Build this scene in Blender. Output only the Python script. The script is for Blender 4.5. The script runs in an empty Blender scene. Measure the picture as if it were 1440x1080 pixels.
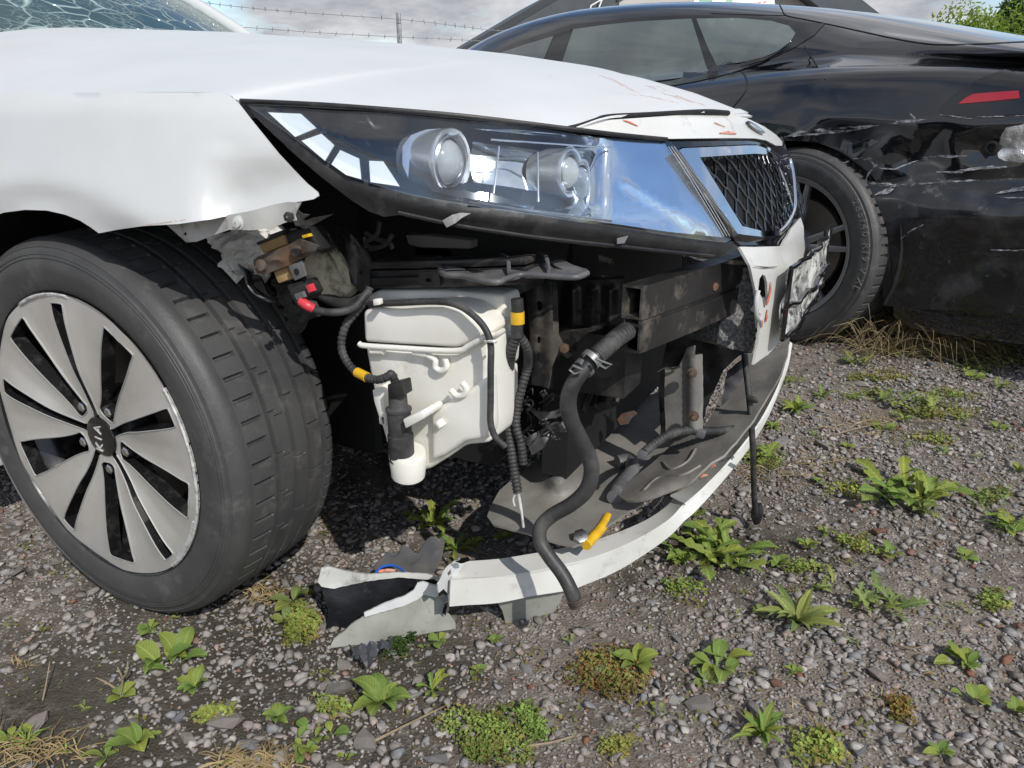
import bpy, bmesh, math, random
import numpy as np
from mathutils import Vector, Matrix, noise
from mathutils.geometry import delaunay_2d_cdt
from mathutils.bvhtree import BVHTree

random.seed(7)
RNG = np.random.default_rng(11)
scene = bpy.context.scene
COL = scene.collection
R = math.radians

# ------------------------------------------------------------------ camera
FPX, PITCH = 1050.0, R(20.57)
CAM = Vector((1.1213, -1.5115, 0.837))
FW = Vector((-0.47101, 0.88213, 0)).normalized()
RT = Vector((FW.y, -FW.x, 0))
UP = Vector((0, 0, 1))
F3 = FW * math.cos(PITCH) - UP * math.sin(PITCH)
U3 = FW * math.sin(PITCH) + UP * math.cos(PITCH)
cd = bpy.data.cameras.new('camera'); cam = bpy.data.objects.new('camera', cd); COL.objects.link(cam)
cd.sensor_width = 36.0; cd.lens = 36.0 * FPX / 1440.0; cd.clip_start = 0.02; cd.clip_end = 2000
rm = Matrix((RT, U3, -F3)).transposed()
cam.matrix_world = Matrix.Translation(CAM) @ rm.to_4x4()
scene.camera = cam

# ------------------------------------------------------------------ sky and sun
SUN_TRAVEL = (RT * -0.34 + FW * 0.64 - UP * 0.66).normalized()
s_dir = -SUN_TRAVEL
world = bpy.data.worlds.new('World'); scene.world = world; world.use_nodes = True
nt = world.node_tree; nt.nodes.clear()
def N(t, **k):
    n = nt.nodes.new(t)
    for a, v in k.items(): setattr(n, a, v)
    return n
wo = N('ShaderNodeOutputWorld'); bg = N('ShaderNodeBackground'); bg.inputs['Strength'].default_value = 0.148
sky = N('ShaderNodeTexSky', sky_type='NISHITA'); sky.sun_disc = False
sky.sun_elevation = math.asin(s_dir.z); sky.sun_rotation = math.atan2(s_dir.x, s_dir.y)
sky.altitude = 200; sky.air_density = 1.0; sky.dust_density = 0.6; sky.ozone_density = 1.5
tc = N('ShaderNodeTexCoord'); sx = N('ShaderNodeSeparateXYZ'); nt.links.new(tc.outputs['Generated'], sx.inputs[0])
den = N('ShaderNodeMath', operation='ADD'); nt.links.new(sx.outputs['Z'], den.inputs[0]); den.inputs[1].default_value = 0.22
mx = N('ShaderNodeMath', operation='MAXIMUM'); nt.links.new(den.outputs[0], mx.inputs[0]); mx.inputs[1].default_value = 0.05
dv = N('ShaderNodeVectorMath', operation='DIVIDE'); nt.links.new(tc.outputs['Generated'], dv.inputs[0])
cmb = N('ShaderNodeCombineXYZ')
for i in range(3): nt.links.new(mx.outputs[0], cmb.inputs[i])
nt.links.new(cmb.outputs[0], dv.inputs[1])
def wnoise(scale, detail, rough, off):
    mp = N('ShaderNodeMapping'); mp.inputs['Location'].default_value = off; nt.links.new(dv.outputs[0], mp.inputs[0])
    n = N('ShaderNodeTexNoise'); n.inputs['Scale'].default_value = scale; n.inputs['Detail'].default_value = detail
    n.inputs['Roughness'].default_value = rough; nt.links.new(mp.outputs[0], n.inputs[0]); return n.outputs[0]
n1 = wnoise(1.15, 9, 0.56, (3.1, 0.4, 0.0)); n2 = wnoise(2.6, 8, 0.6, (8.3, 2.0, 1.0))
cr = N('ShaderNodeValToRGB'); nt.links.new(n1, cr.inputs[0])
cr.color_ramp.elements[0].position = 0.435; cr.color_ramp.elements[1].position = 0.575
cc = N('ShaderNodeValToRGB'); nt.links.new(n2, cc.inputs[0])
cc.color_ramp.elements[0].position = 0.30; cc.color_ramp.elements[0].color = (2.3, 2.45, 2.8, 1)
cc.color_ramp.elements[1].position = 0.68; cc.color_ramp.elements[1].color = (5.6, 5.6, 5.7, 1)
mixc = N('ShaderNodeMix', data_type='RGBA')
nt.links.new(cr.outputs[0], mixc.inputs[0]); nt.links.new(sky.outputs[0], mixc.inputs[6]); nt.links.new(cc.outputs[0], mixc.inputs[7])
nt.links.new(mixc.outputs[2], bg.inputs[0]); nt.links.new(bg.outputs[0], wo.inputs[0])
sd = bpy.data.lights.new('sun', 'SUN'); sd.energy = 3.55; sd.angle = R(0.53); sd.color = (1.0, 0.955, 0.89)
sun = bpy.data.objects.new('sun', sd); COL.objects.link(sun)
sun.rotation_euler = SUN_TRAVEL.to_track_quat('-Z', 'Y').to_euler(); sun.location = (0, 0, 30)
vs = scene.view_settings; vs.view_transform = 'Standard'; vs.look = 'None'; vs.exposure = 0.0; vs.gamma = 1.0; vs.use_curve_mapping = False
scene.cycles.use_denoising = True
scene.cycles.max_bounces = 8; scene.cycles.glossy_bounces = 5; scene.cycles.transmission_bounces = 6; scene.cycles.transparent_max_bounces = 12

# ------------------------------------------------------------------ helpers
def at(px, py, X=None, Y=None, Z=None, D=None):
    d = F3 + RT * ((px - 720) / FPX) - U3 * ((py - 540) / FPX)
    if D is not None: return CAM + d * D
    if X is not None: return CAM + d * ((X - CAM.x) / d.x)
    if Y is not None: return CAM + d * ((Y - CAM.y) / d.y)
    return CAM + d * ((Z - CAM.z) / d.z)
def proj(p):
    v = p - CAM; z = v.dot(F3)
    return (720 + FPX * v.dot(RT) / z, 540 - FPX * v.dot(U3) / z)

WINV = {}
def rootinv(p):
    while p is not None and p.parent is not None: p = p.parent
    return WINV.get(p.name) if p is not None else None
def tag(o, label=None, cat=None, group=None, kind=None):
    if label: o['label'] = label
    if cat: o['category'] = cat
    if group: o['group'] = group
    if kind: o['kind'] = kind
    return o
def thing(name, label, cat, loc=(0, 0, 0), mat=None, group=None):
    o = bpy.data.objects.new(name, None); COL.objects.link(o); o.empty_display_size = 0.1
    m = mat if mat is not None else Matrix.Translation(Vector(loc))
    o.matrix_world = m; WINV[o.name] = m.inverted()
    return tag(o, label, cat, group)
def mesh(name, verts, faces, smooth=40):
    me = bpy.data.meshes.new(name); me.from_pydata([tuple(v) for v in verts], [], faces); me.update()
    if smooth:
        me.polygons.foreach_set('use_smooth', [True] * len(me.polygons))
        if smooth < 180: me.set_sharp_from_angle(angle=R(smooth))
    return me
def build(name, verts, faces, mat, parent=None, smooth=40, kind=None, label=None):
    inv = rootinv(parent)
    if inv is not None: verts = [inv @ Vector(v) for v in verts]
    me = mesh(name, verts, faces, smooth)
    for m in (mat if isinstance(mat, (list, tuple)) else [mat]): me.materials.append(m)
    o = bpy.data.objects.new(name, me); COL.objects.link(o)
    if parent is not None: o.parent = parent
    if kind: o['kind'] = kind
    if label: o['label'] = label
    return o
def bm_out(bm):
    bm.verts.index_update()
    v = [x.co.copy() for x in bm.verts]; f = [[y.index for y in x.verts] for x in bm.faces]; bm.free(); return v, f

class MB:
    """collects shapes into one mesh"""
    def __init__(s): s.v = []; s.f = []
    def add(s, v, f):
        b = len(s.v); s.v += [Vector(x) for x in v]; s.f += [[i + b for i in q] for q in f]; return s
    def build(s, name, mat, parent=None, **k): return build(name, s.v, s.f, mat, parent, **k)

def crs(pts, n=6, closed=False):
    """Catmull-Rom through points (tuples or Vectors)"""
    P = [Vector(p) for p in pts]; m = len(P); out = []
    for i in range(m if closed else m - 1):
        p0 = P[(i - 1) % m] if (closed or i > 0) else P[0] * 2 - P[1]
        p1 = P[i]; p2 = P[(i + 1) % m]
        p3 = P[(i + 2) % m] if (closed or i + 2 < m) else P[-1] * 2 - P[-2]
        for k in range(n):
            t = k / n
            out.append(0.5 * ((2 * p1) + (p2 - p0) * t + (2 * p0 - 5 * p1 + 4 * p2 - p3) * t * t + (3 * p1 - p0 - 3 * p2 + p3) * t ** 3))
    if not closed: out.append(P[-1].copy())
    return out
def tube_vf(pts, r, seg=10, n=6, corr=0.0, pitch=0.006, caps=True, smoothpath=True):
    P = crs(pts, n) if smoothpath and len(pts) > 2 else [Vector(p) for p in pts]
    if corr:
        L = [0.0]
        for a, b in zip(P, P[1:]): L.append(L[-1] + (b - a).length)
        m = max(8, int(L[-1] / pitch * 4)); Q = []; j = 0
        for k in range(m + 1):
            s = L[-1] * k / m
            while j < len(L) - 2 and L[j + 1] < s: j += 1
            t = (s - L[j]) / max(1e-9, L[j + 1] - L[j]); Q.append(P[j].lerp(P[j + 1], min(1, t)))
        P = Q
    m = len(P)
    rad = (lambda t: r) if not isinstance(r, (list, tuple)) else (lambda t: r[min(len(r) - 2, int(t * (len(r) - 1)))] * (1 - (t * (len(r) - 1) - min(len(r) - 2, int(t * (len(r) - 1))))) + r[min(len(r) - 2, int(t * (len(r) - 1))) + 1] * (t * (len(r) - 1) - min(len(r) - 2, int(t * (len(r) - 1)))))
    v = []; f = []; up = None
    for i, p in enumerate(P):
        t = (P[min(i + 1, m - 1)] - P[max(i - 1, 0)])
        if t.length < 1e-9: t = Vector((0, 0, 1))
        t.normalize()
        if up is None: up = t.orthogonal().normalized()
        up = (up - t * up.dot(t)); up = up.normalized() if up.length > 1e-6 else t.orthogonal().normalized()
        b = t.cross(up); rr = rad(i / max(1, m - 1))
        if corr: rr *= 1 + (corr if i % 4 in (0, 1) else -corr)
        for k in range(seg):
            a = 2 * math.pi * k / seg; v.append(p + up * (math.cos(a) * rr) + b * (math.sin(a) * rr))
    for i in range(m - 1):
        for k in range(seg):
            f.append([i * seg + k, i * seg + (k + 1) % seg, (i + 1) * seg + (k + 1) % seg, (i + 1) * seg + k])
    if caps: f.append(list(range(seg))[::-1]); f.append([(m - 1) * seg + k for k in range(seg)])
    return v, f
def tube(name, pts, r, mat, parent=None, smooth=60, **k):
    v, f = tube_vf(pts, r, **k); return build(name, v, f, mat, parent, smooth)
def prism_vf(pts, vec, bevel=0.0, seg=2):
    pts = [Vector(p) for p in pts]; vec = Vector(vec); n = len(pts)
    nn = Vector((0, 0, 0))
    for i in range(n): nn += pts[i].cross(pts[(i + 1) % n])
    if nn.dot(vec) > 0: pts = pts[::-1]
    bm = bmesh.new(); a = [bm.verts.new(p) for p in pts]; b = [bm.verts.new(p + vec) for p in pts]
    bm.faces.new(a); bm.faces.new(b[::-1])
    for i in range(n): j = (i + 1) % n; bm.faces.new((a[j], a[i], b[i], b[j]))
    bm.normal_update()
    if bevel:
        bmesh.ops.bevel(bm, geom=bm.edges[:], offset=bevel, segments=seg, affect='EDGES', profile=0.5, clamp_overlap=True)
    bmesh.ops.triangulate(bm, faces=[f for f in bm.faces if len(f.verts) > 4])
    return bm_out(bm)
def prism(name, pts, vec, mat, parent=None, bevel=0.0, seg=2, **k):
    v, f = prism_vf(pts, vec, bevel, seg); return build(name, v, f, mat, parent, **k)
def box_vf(c, ex, ey, ez, bevel=0.0, seg=2):
    """box centred at c with half axes ex, ey, ez"""
    c, ex, ey, ez = map(Vector, (c, ex, ey, ez))
    return prism_vf([c - ex - ey - ez, c + ex - ey - ez, c + ex + ey - ez, c - ex + ey - ez], ez * 2, bevel, seg)
def lathe_vf(c, axis, prof, seg=32, ref=None):
    c = Vector(c); ax = Vector(axis).normalized(); u = ax.orthogonal().normalized(); w = ax.cross(u); v = []; f = []; m = len(prof)
    for k in range(seg):
        a = 2 * math.pi * k / seg; d = u * math.cos(a) + w * math.sin(a)
        for (h, r) in prof: v.append(c + ax * h + d * r)
    for k in range(seg):
        q = (k + 1) % seg
        for i in range(m - 1): f.append([k * m + i, q * m + i, q * m + i + 1, k * m + i + 1])
    return v, f
def lathe(name, c, axis, prof, mat, parent=None, seg=32, **k):
    v, f = lathe_vf(c, axis, prof, seg); return build(name, v, f, mat, parent, **k)
def pip(x, y, poly):
    c = False; j = len(poly) - 1
    for i in range(len(poly)):
        xi, yi = poly[i]; xj, yj = poly[j]
        if (yi > y) != (yj > y) and x < (xj - xi) * (y - yi) / (yj - yi) + xi: c = not c
        j = i
    return c
def segdist(x, y, poly):
    d = 1e9
    for i in range(len(poly)):
        ax, ay = poly[i]; bx, by = poly[(i + 1) % len(poly)]
        vx, vy = bx - ax, by - ay; l = vx * vx + vy * vy
        t = 0 if l == 0 else max(0, min(1, ((x - ax) * vx + (y - ay) * vy) / l))
        d = min(d, math.hypot(x - ax - vx * t, y - ay - vy * t))
    return d
def dens(poly, sp, jag=0.0, closed=True):
    out = []
    m = len(poly)
    for i in range(m if closed else m - 1):
        a = poly[i]; b = poly[(i + 1) % m]; k = max(1, int(math.hypot(b[0] - a[0], b[1] - a[1]) / sp))
        for q in range(k):
            t = q / k; j = (random.uniform(-jag, jag), random.uniform(-jag, jag)) if jag and q else (0, 0)
            out.append((a[0] + (b[0] - a[0]) * t + j[0], a[1] + (b[1] - a[1]) * t + j[1]))
    return out
def fill2d(outer, holes, sp):
    P = [Vector(p) for p in outer]; E = [(i, (i + 1) % len(outer)) for i in range(len(outer))]
    for h in holes:
        b = len(P); P += [Vector(p) for p in h]; E += [(b + i, b + (i + 1) % len(h)) for i in range(len(h))]
    xs = [p[0] for p in outer]; ys = [p[1] for p in outer]
    y = min(ys) + sp * 0.5; row = 0
    while y < max(ys):
        x = min(xs) + sp * (0.5 if row % 2 else 0.0)
        while x < max(xs):
            if pip(x, y, outer) and segdist(x, y, outer) > sp * 0.5 and not any(pip(x, y, h) or segdist(x, y, h) < sp * 0.5 for h in holes):
                P.append(Vector((x, y)))
            x += sp
        y += sp * 0.87; row += 1
    r = delaunay_2d_cdt(P, E, [], 0, 1e-5)
    V = [(v.x, v.y) for v in r[0]]; T = []
    for t in r[2]:
        cx = sum(V[i][0] for i in t) / 3; cy = sum(V[i][1] for i in t) / 3
        if pip(cx, cy, outer) and not any(pip(cx, cy, h) for h in holes): T.append(list(t))
    used = sorted({i for t in T for i in t}); mp = {i: k for k, i in enumerate(used)}
    return [V[i] for i in used], [[mp[i] for i in t] for t in T]
def sheet_vf(V3, T, thick, toward=None):
    """a thin solid from a triangulated sheet; the front faces `toward`"""
    nrm = [Vector((0, 0, 0)) for _ in V3]
    for t in T:
        n = (V3[t[1]] - V3[t[0]]).cross(V3[t[2]] - V3[t[0]])
        for i in t: nrm[i] += n
    tw = toward or CAM
    s = sum((tw - V3[i]).dot(nrm[i]) for i in range(len(V3)))
    if s < 0: T = [t[::-1] for t in T]; nrm = [-n for n in nrm]
    nrm = [n.normalized() if n.length > 0 else Vector((0, 0, 1)) for n in nrm]
    n = len(V3); v = list(V3) + [p - q * thick for p, q in zip(V3, nrm)]
    f = [list(t) for t in T] + [[i + n for i in t[::-1]] for t in T]
    ed = {}
    for t in T:
        for i in range(3):
            a, b = t[i], t[(i + 1) % 3]
            if (b, a) in ed: del ed[(b, a)]
            else: ed[(a, b)] = 1
    rim = {}
    def dup(i, o):
        if (i, o) not in rim: rim[(i, o)] = len(v); v.append(v[i + o * n].copy())
        return rim[(i, o)]
    for (a, b) in ed: f.append([dup(b, 0), dup(a, 0), dup(a, 1), dup(b, 1)])
    return v, f
def patch(name, outline, surf, mat, parent=None, sp=14, thick=0.002, holes=(), jag=0.0, smooth=50, label=None, warp=None, toward=None, esp=None):
    o2 = dens(outline, esp or sp, jag); h2 = [dens(h, esp or sp, jag) for h in holes]
    V, T = fill2d(o2, h2, sp)
    V3 = [surf(x, y) for x, y in V]
    if warp: V3 = [warp(p) for p in V3]
    v, f = sheet_vf(V3, T, thick, toward)
    return build(name, v, f, mat, parent, smooth, label=label)
def nz(p, s, seed=0.0): return noise.noise(Vector((p[0] * s + seed, p[1] * s - seed, p[2] * s + 2 * seed)))

# ------------------------------------------------------------------ materials
def material(name, c1, c2=None, scale=8.0, lo=0.4, hi=0.65, rough=0.5, rough2=None, metal=0.0, coat=0.0, bump=0.0, bscale=60.0, detail=6, spec=0.5, dirt=None, dscale=6.0, dlo=0.5, dhi=0.7, drough=0.85, sss=0.0, coord='Object', rand=None):
    m = bpy.data.materials.new(name); m.use_nodes = True; t = m.node_tree; b = t.nodes['Principled BSDF']
    L = t.links.new
    co = t.nodes.new('ShaderNodeTexCoord').outputs[coord]
    def nse(sc, det=detail, ro=0.6):
        n = t.nodes.new('ShaderNodeTexNoise'); n.inputs['Scale'].default_value = sc; n.inputs['Detail'].default_value = det; n.inputs['Roughness'].default_value = ro
        L(co, n.inputs['Vector']); return n.outputs[0]
    def ramp(s, a, bb):
        r = t.nodes.new('ShaderNodeMapRange'); r.inputs[1].default_value = a; r.inputs[2].default_value = bb; L(s, r.inputs[0]); return r.outputs[0]
    def mixc(f, a, bb):
        x = t.nodes.new('ShaderNodeMix'); x.data_type = 'RGBA'; L(f, x.inputs[0])
        for sck, v in ((x.inputs[6], a), (x.inputs[7], bb)):
            if isinstance(v, tuple): sck.default_value = (*v, 1)
            else: L(v, sck)
        return x.outputs[2]
    def mixf(f, a, bb):
        x = t.nodes.new('ShaderNodeMix'); x.data_type = 'FLOAT'; L(f, x.inputs[0])
        for sck, v in ((x.inputs[2], a), (x.inputs[3], bb)):
            if isinstance(v, (int, float)): sck.default_value = v
            else: L(v, sck)
        return x.outputs[0]
    col = c1; rg = rough
    if c2 is not None:
        fac = ramp(nse(scale), lo, hi); col = mixc(fac, c1, c2)
        if rough2 is not None: rg = mixf(fac, rough, rough2)
    if rand is not None:
        oi = t.nodes.new('ShaderNodeObjectInfo'); rp = t.nodes.new('ShaderNodeValToRGB'); L(oi.outputs['Random'], rp.inputs[0])
        e = rp.color_ramp.elements
        for k, c in enumerate(rand):
            if k < 2: el = e[k]
            else: el = e.new(0.5)
            el.position = k / (len(rand) - 1) if k != 1 else 1.0 / (len(rand) - 1)
            el.color = (*c, 1)
        x = t.nodes.new('ShaderNodeMix'); x.data_type = 'RGBA'; x.blend_type = 'MULTIPLY'; x.inputs[0].default_value = 1
        L(rp.outputs[0], x.inputs[6])
        if isinstance(col, tuple): x.inputs[7].default_value = (*col, 1)
        else: L(col, x.inputs[7])
        col = x.outputs[2]
    met = metal
    if dirt is not None:
        df = ramp(nse(dscale, 8, 0.68), dlo, dhi); col = mixc(df, col, dirt); rg = mixf(df, rg, drough)
        if metal: met = mixf(df, metal, 0.0)
    for nm, v in (('Base Color', col), ('Roughness', rg), ('Metallic', met)):
        if isinstance(v, tuple): b.inputs[nm].default_value = (*v, 1)
        elif isinstance(v, (int, float)): b.inputs[nm].default_value = v
        else: L(v, b.inputs[nm])
    b.inputs['Specular IOR Level'].default_value = spec
    b.inputs['Coat Weight'].default_value = coat; b.inputs['Coat Roughness'].default_value = 0.03
    if sss: b.inputs['Subsurface Weight'].default_value = sss; b.inputs['Subsurface Radius'].default_value = (0.02, 0.02, 0.015); b.inputs['Subsurface Scale'].default_value = 0.5
    if bump:
        bn = t.nodes.new('ShaderNodeBump'); bn.inputs['Strength'].default_value = 1.0; bn.inputs['Distance'].default_value = bump
        L(nse(bscale, 5, 0.6), bn.inputs['Height']); L(bn.outputs[0], b.inputs['Normal'])
    return m
M = {}
M['white'] = material('white_paint', (0.60, 0.615, 0.62), (0.565, 0.578, 0.575), 5, rough=0.3, coat=0.35, dirt=(0.55, 0.53, 0.48), dscale=14, dlo=0.62, dhi=0.85, drough=0.5)
M['bonnet'] = material('white_bonnet_paint', (0.63, 0.645, 0.65), (0.60, 0.612, 0.612), 5, rough=0.45, spec=0.25, dirt=(0.60, 0.58, 0.54), dscale=14, dlo=0.64, dhi=0.9, drough=0.6)
M['white_dirty'] = material('dirty_white_paint', (0.67, 0.675, 0.655), (0.60, 0.595, 0.56), 7, rough=0.3, coat=0.3, dirt=(0.34, 0.32, 0.28), dscale=22, dlo=0.56, dhi=0.78)
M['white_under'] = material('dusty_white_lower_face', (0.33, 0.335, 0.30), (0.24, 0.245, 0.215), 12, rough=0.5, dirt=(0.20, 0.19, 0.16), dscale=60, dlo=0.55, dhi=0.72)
M['primer'] = material('grey_white_primer', (0.55, 0.56, 0.53), (0.42, 0.42, 0.40), 12, rough=0.5, dirt=(0.16, 0.14, 0.11), dscale=30, dlo=0.52, dhi=0.72)
M['black_plastic'] = material('black_plastic', (0.012, 0.012, 0.013), (0.022, 0.022, 0.023), 20, rough=0.45, bump=0.0004, bscale=200, dirt=(0.07, 0.065, 0.06), dscale=14, dlo=0.52, dhi=0.80)
M['dark_inside'] = material('dark_engine_plastic', (0.006, 0.006, 0.006), (0.012, 0.012, 0.012), 10, rough=0.7)
M['black_steel'] = material('black_painted_steel', (0.014, 0.014, 0.015), (0.025, 0.025, 0.026), 9, rough=0.33, bump=0.0005, bscale=90, dirt=(0.11, 0.095, 0.08), dscale=11, dlo=0.50, dhi=0.74)
M['beam'] = material('dirty_black_beam', (0.014, 0.014, 0.015), (0.030, 0.029, 0.028), 9, rough=0.28, bump=0.0006, bscale=90, dirt=(0.17, 0.145, 0.12), dscale=15, dlo=0.52, dhi=0.74)
M['grey_plastic'] = material('grey_scuffed_plastic', (0.085, 0.086, 0.092), (0.15, 0.15, 0.158), 15, rough=0.42, bump=0.0008, bscale=70, dirt=(0.17, 0.165, 0.155), dscale=18, dlo=0.5, dhi=0.75)
M['dusty_tray'] = material('dusty_undertray', (0.13, 0.125, 0.12), (0.26, 0.245, 0.22), 7, 0.30, 0.62, rough=0.6, bump=0.0012, bscale=45, dirt=(0.29, 0.265, 0.23), dscale=13, dlo=0.55, dhi=0.8)
M['rust'] = material('rusty_steel', (0.05, 0.04, 0.035), (0.16, 0.085, 0.045), 18, rough=0.7, bump=0.001, bscale=120, dirt=(0.14, 0.13, 0.12), dscale=10)
M['tan'] = material('tan_cardboard_foam', (0.42, 0.28, 0.13), (0.36, 0.235, 0.11), 40, rough=0.85, bump=0.0006, bscale=150)
M['cream'] = material('cream_dirty_plastic', (0.58, 0.53, 0.40), (0.40, 0.35, 0.24), 10, rough=0.55, dirt=(0.05, 0.045, 0.03), dscale=12, dlo=0.5, dhi=0.62)
M['tank'] = material('milky_white_plastic', (0.85, 0.84, 0.79), (0.78, 0.76, 0.68), 6, rough=0.38, sss=0.25, dirt=(0.45, 0.38, 0.27), dscale=9, dlo=0.6, dhi=0.85)
M['fluff'] = material('white_insulation_fleece', (0.74, 0.74, 0.72), (0.52, 0.51, 0.48), 14, rough=0.95, bump=0.006, bscale=90)
M['felt'] = material('dark_felt_liner', (0.03, 0.028, 0.024), (0.075, 0.07, 0.06), 40, rough=1.0, bump=0.006, bscale=160)
M['rubber'] = material('rubber_hose', (0.028, 0.028, 0.029), (0.055, 0.055, 0.056), 14, rough=0.48, bump=0.0004, bscale=160, dirt=(0.12, 0.115, 0.105), dscale=16, dlo=0.5, dhi=0.8)
M['cable'] = material('cable_sleeve', (0.022, 0.022, 0.024), (0.05, 0.05, 0.052), 40, rough=0.6, dirt=(0.11, 0.105, 0.095), dscale=25, dlo=0.5, dhi=0.75)
M['red'] = material('red_tape', (0.62, 0.05, 0.07), rough=0.4)
M['yellow'] = material('yellow_tape', (0.75, 0.45, 0.02), (0.62, 0.36, 0.02), 60, rough=0.5)
M['blue'] = material('blue_wire', (0.02, 0.12, 0.55), rough=0.4)
M['barrel'] = material('silvered_projector_shroud', (0.80, 0.81, 0.82), rough=0.24, metal=0.75, coat=0.4)
M['chrome'] = material('chrome', (0.82, 0.83, 0.85), rough=0.06, metal=1.0, dirt=(0.3, 0.29, 0.27), dscale=30, dlo=0.62, dhi=0.8)
M['dark_chrome'] = material('dark_chrome_mesh', (0.16, 0.165, 0.175), rough=0.22, metal=1.0)
M['gloss_black'] = material('gloss_black_trim', (0.006, 0.006, 0.007), rough=0.08, coat=0.6)
M['foam'] = material('grey_bead_foam', (0.09, 0.091, 0.094), (0.25, 0.25, 0.255), 190, 0.42, 0.62, rough=0.8, bump=0.004, bscale=200, detail=2)
M['steel'] = material('bare_steel', (0.55, 0.55, 0.55), rough=0.3, metal=1.0)
M['black_paint'] = material('black_car_paint', (0.0045, 0.005, 0.0075), rough=0.12, coat=1.0, dirt=(0.035, 0.036, 0.038), dscale=5, dlo=0.6, dhi=1.0, drough=0.45)
M['black_crumple'] = material('scuffed_black_paint', (0.005, 0.0055, 0.008), (0.05, 0.052, 0.06), 9, 0.5, 0.8, rough=0.22, coat=0.7, dirt=(0.22, 0.23, 0.25), dscale=16, dlo=0.62, dhi=0.9, drough=0.6)
M['scrape'] = material('scraped_paint', (0.42, 0.43, 0.46), (0.12, 0.125, 0.14), 60, 0.42, 0.6, rough=0.7)
M['red_scrape'] = material('red_paint_transfer', (0.62, 0.10, 0.04), (0.66, 0.40, 0.30), 40, 0.4, 0.65, rough=0.6)
M['faint_scrape'] = material('faint_red_paint_transfer', (0.68, 0.42, 0.34), (0.73, 0.66, 0.62), 40, 0.35, 0.65, rough=0.45)
M['tail_red'] = material('red_tail_lens', (0.34, 0.012, 0.022), rough=0.12, coat=0.6)
M['alu'] = material('machined_alloy', (0.74, 0.73, 0.70), (0.64, 0.63, 0.59), 9, rough=0.30, metal=0.6, dirt=(0.30, 0.28, 0.24), dscale=9, dlo=0.50, dhi=0.95, drough=0.6)
M['kerbed'] = material('kerb_scuffed_alloy', (0.66, 0.66, 0.64), (0.36, 0.36, 0.35), 120, rough=0.6, metal=0.3, bump=0.001, bscale=160)
M['edge'] = material('rounded_alloy_edge', (0.36, 0.36, 0.35), rough=0.6, metal=0.3)
M['rim_black'] = material('gloss_black_rim', (0.010, 0.010, 0.011), rough=0.25, dirt=(0.05, 0.045, 0.04), dscale=20, dlo=0.5, dhi=0.75)
M['rim_grey'] = material('satin_black_rim', (0.30, 0.30, 0.31), rough=0.35, metal=0.6)
M['disc'] = material('brake_disc', (0.22, 0.19, 0.16), rough=0.5, metal=0.7)
M['tyre'] = material('worn_tyre_rubber', (0.050, 0.050, 0.051), (0.070, 0.070, 0.069), 9, rough=0.52, bump=0.0005, bscale=260, dirt=(0.15, 0.145, 0.135), dscale=26, dlo=0.54, dhi=0.90, drough=0.9)
M['letter'] = material('raised_tyre_letter', (0.19, 0.19, 0.185), rough=0.8)
M['plate'] = material('battered_number_plate', (0.62, 0.62, 0.58), (0.22, 0.22, 0.21), 38, 0.44, 0.6, rough=0.35, bump=0.003, bscale=60, dirt=(0.03, 0.03, 0.03), dscale=55, dlo=0.52, dhi=0.6)
M['indicator'] = material('white_light_segment', (0.78, 0.82, 0.84), rough=0.25)
M['building'] = material('beige_render_wall', (0.46, 0.44, 0.41), (0.42, 0.40, 0.37), 2, rough=0.9)
M['slate'] = material('grey_roof_cladding', (0.06, 0.07, 0.082), (0.075, 0.085, 0.097), 3, rough=0.6)
M['dark_trim'] = material('dark_roof_edge', (0.035, 0.04, 0.045), rough=0.5)
M['sign_white'] = material('white_sign_board', (0.78, 0.78, 0.76), rough=0.4)
M['sign_green'] = material('green_sign_print', (0.02, 0.28, 0.13), rough=0.4)
M['sign_red'] = material('red_sign_print', (0.55, 0.04, 0.05), rough=0.4)
M['galv'] = material('galvanised_steel', (0.30, 0.31, 0.32), (0.20, 0.20, 0.20), 20, rough=0.5, metal=0.6)
M['bark'] = material('bark', (0.10, 0.08, 0.06), (0.05, 0.04, 0.03), 20, rough=0.9)
M['straw'] = material('dry_straw', (0.33, 0.26, 0.14), (0.22, 0.165, 0.085), 30, rough=0.8, rand=[(0.8, 0.8, 0.8), (1.15, 1.1, 1.0)])
M['twig'] = material('dry_twig', (0.30, 0.23, 0.15), (0.18, 0.13, 0.08), 30, rough=0.8)

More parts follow.
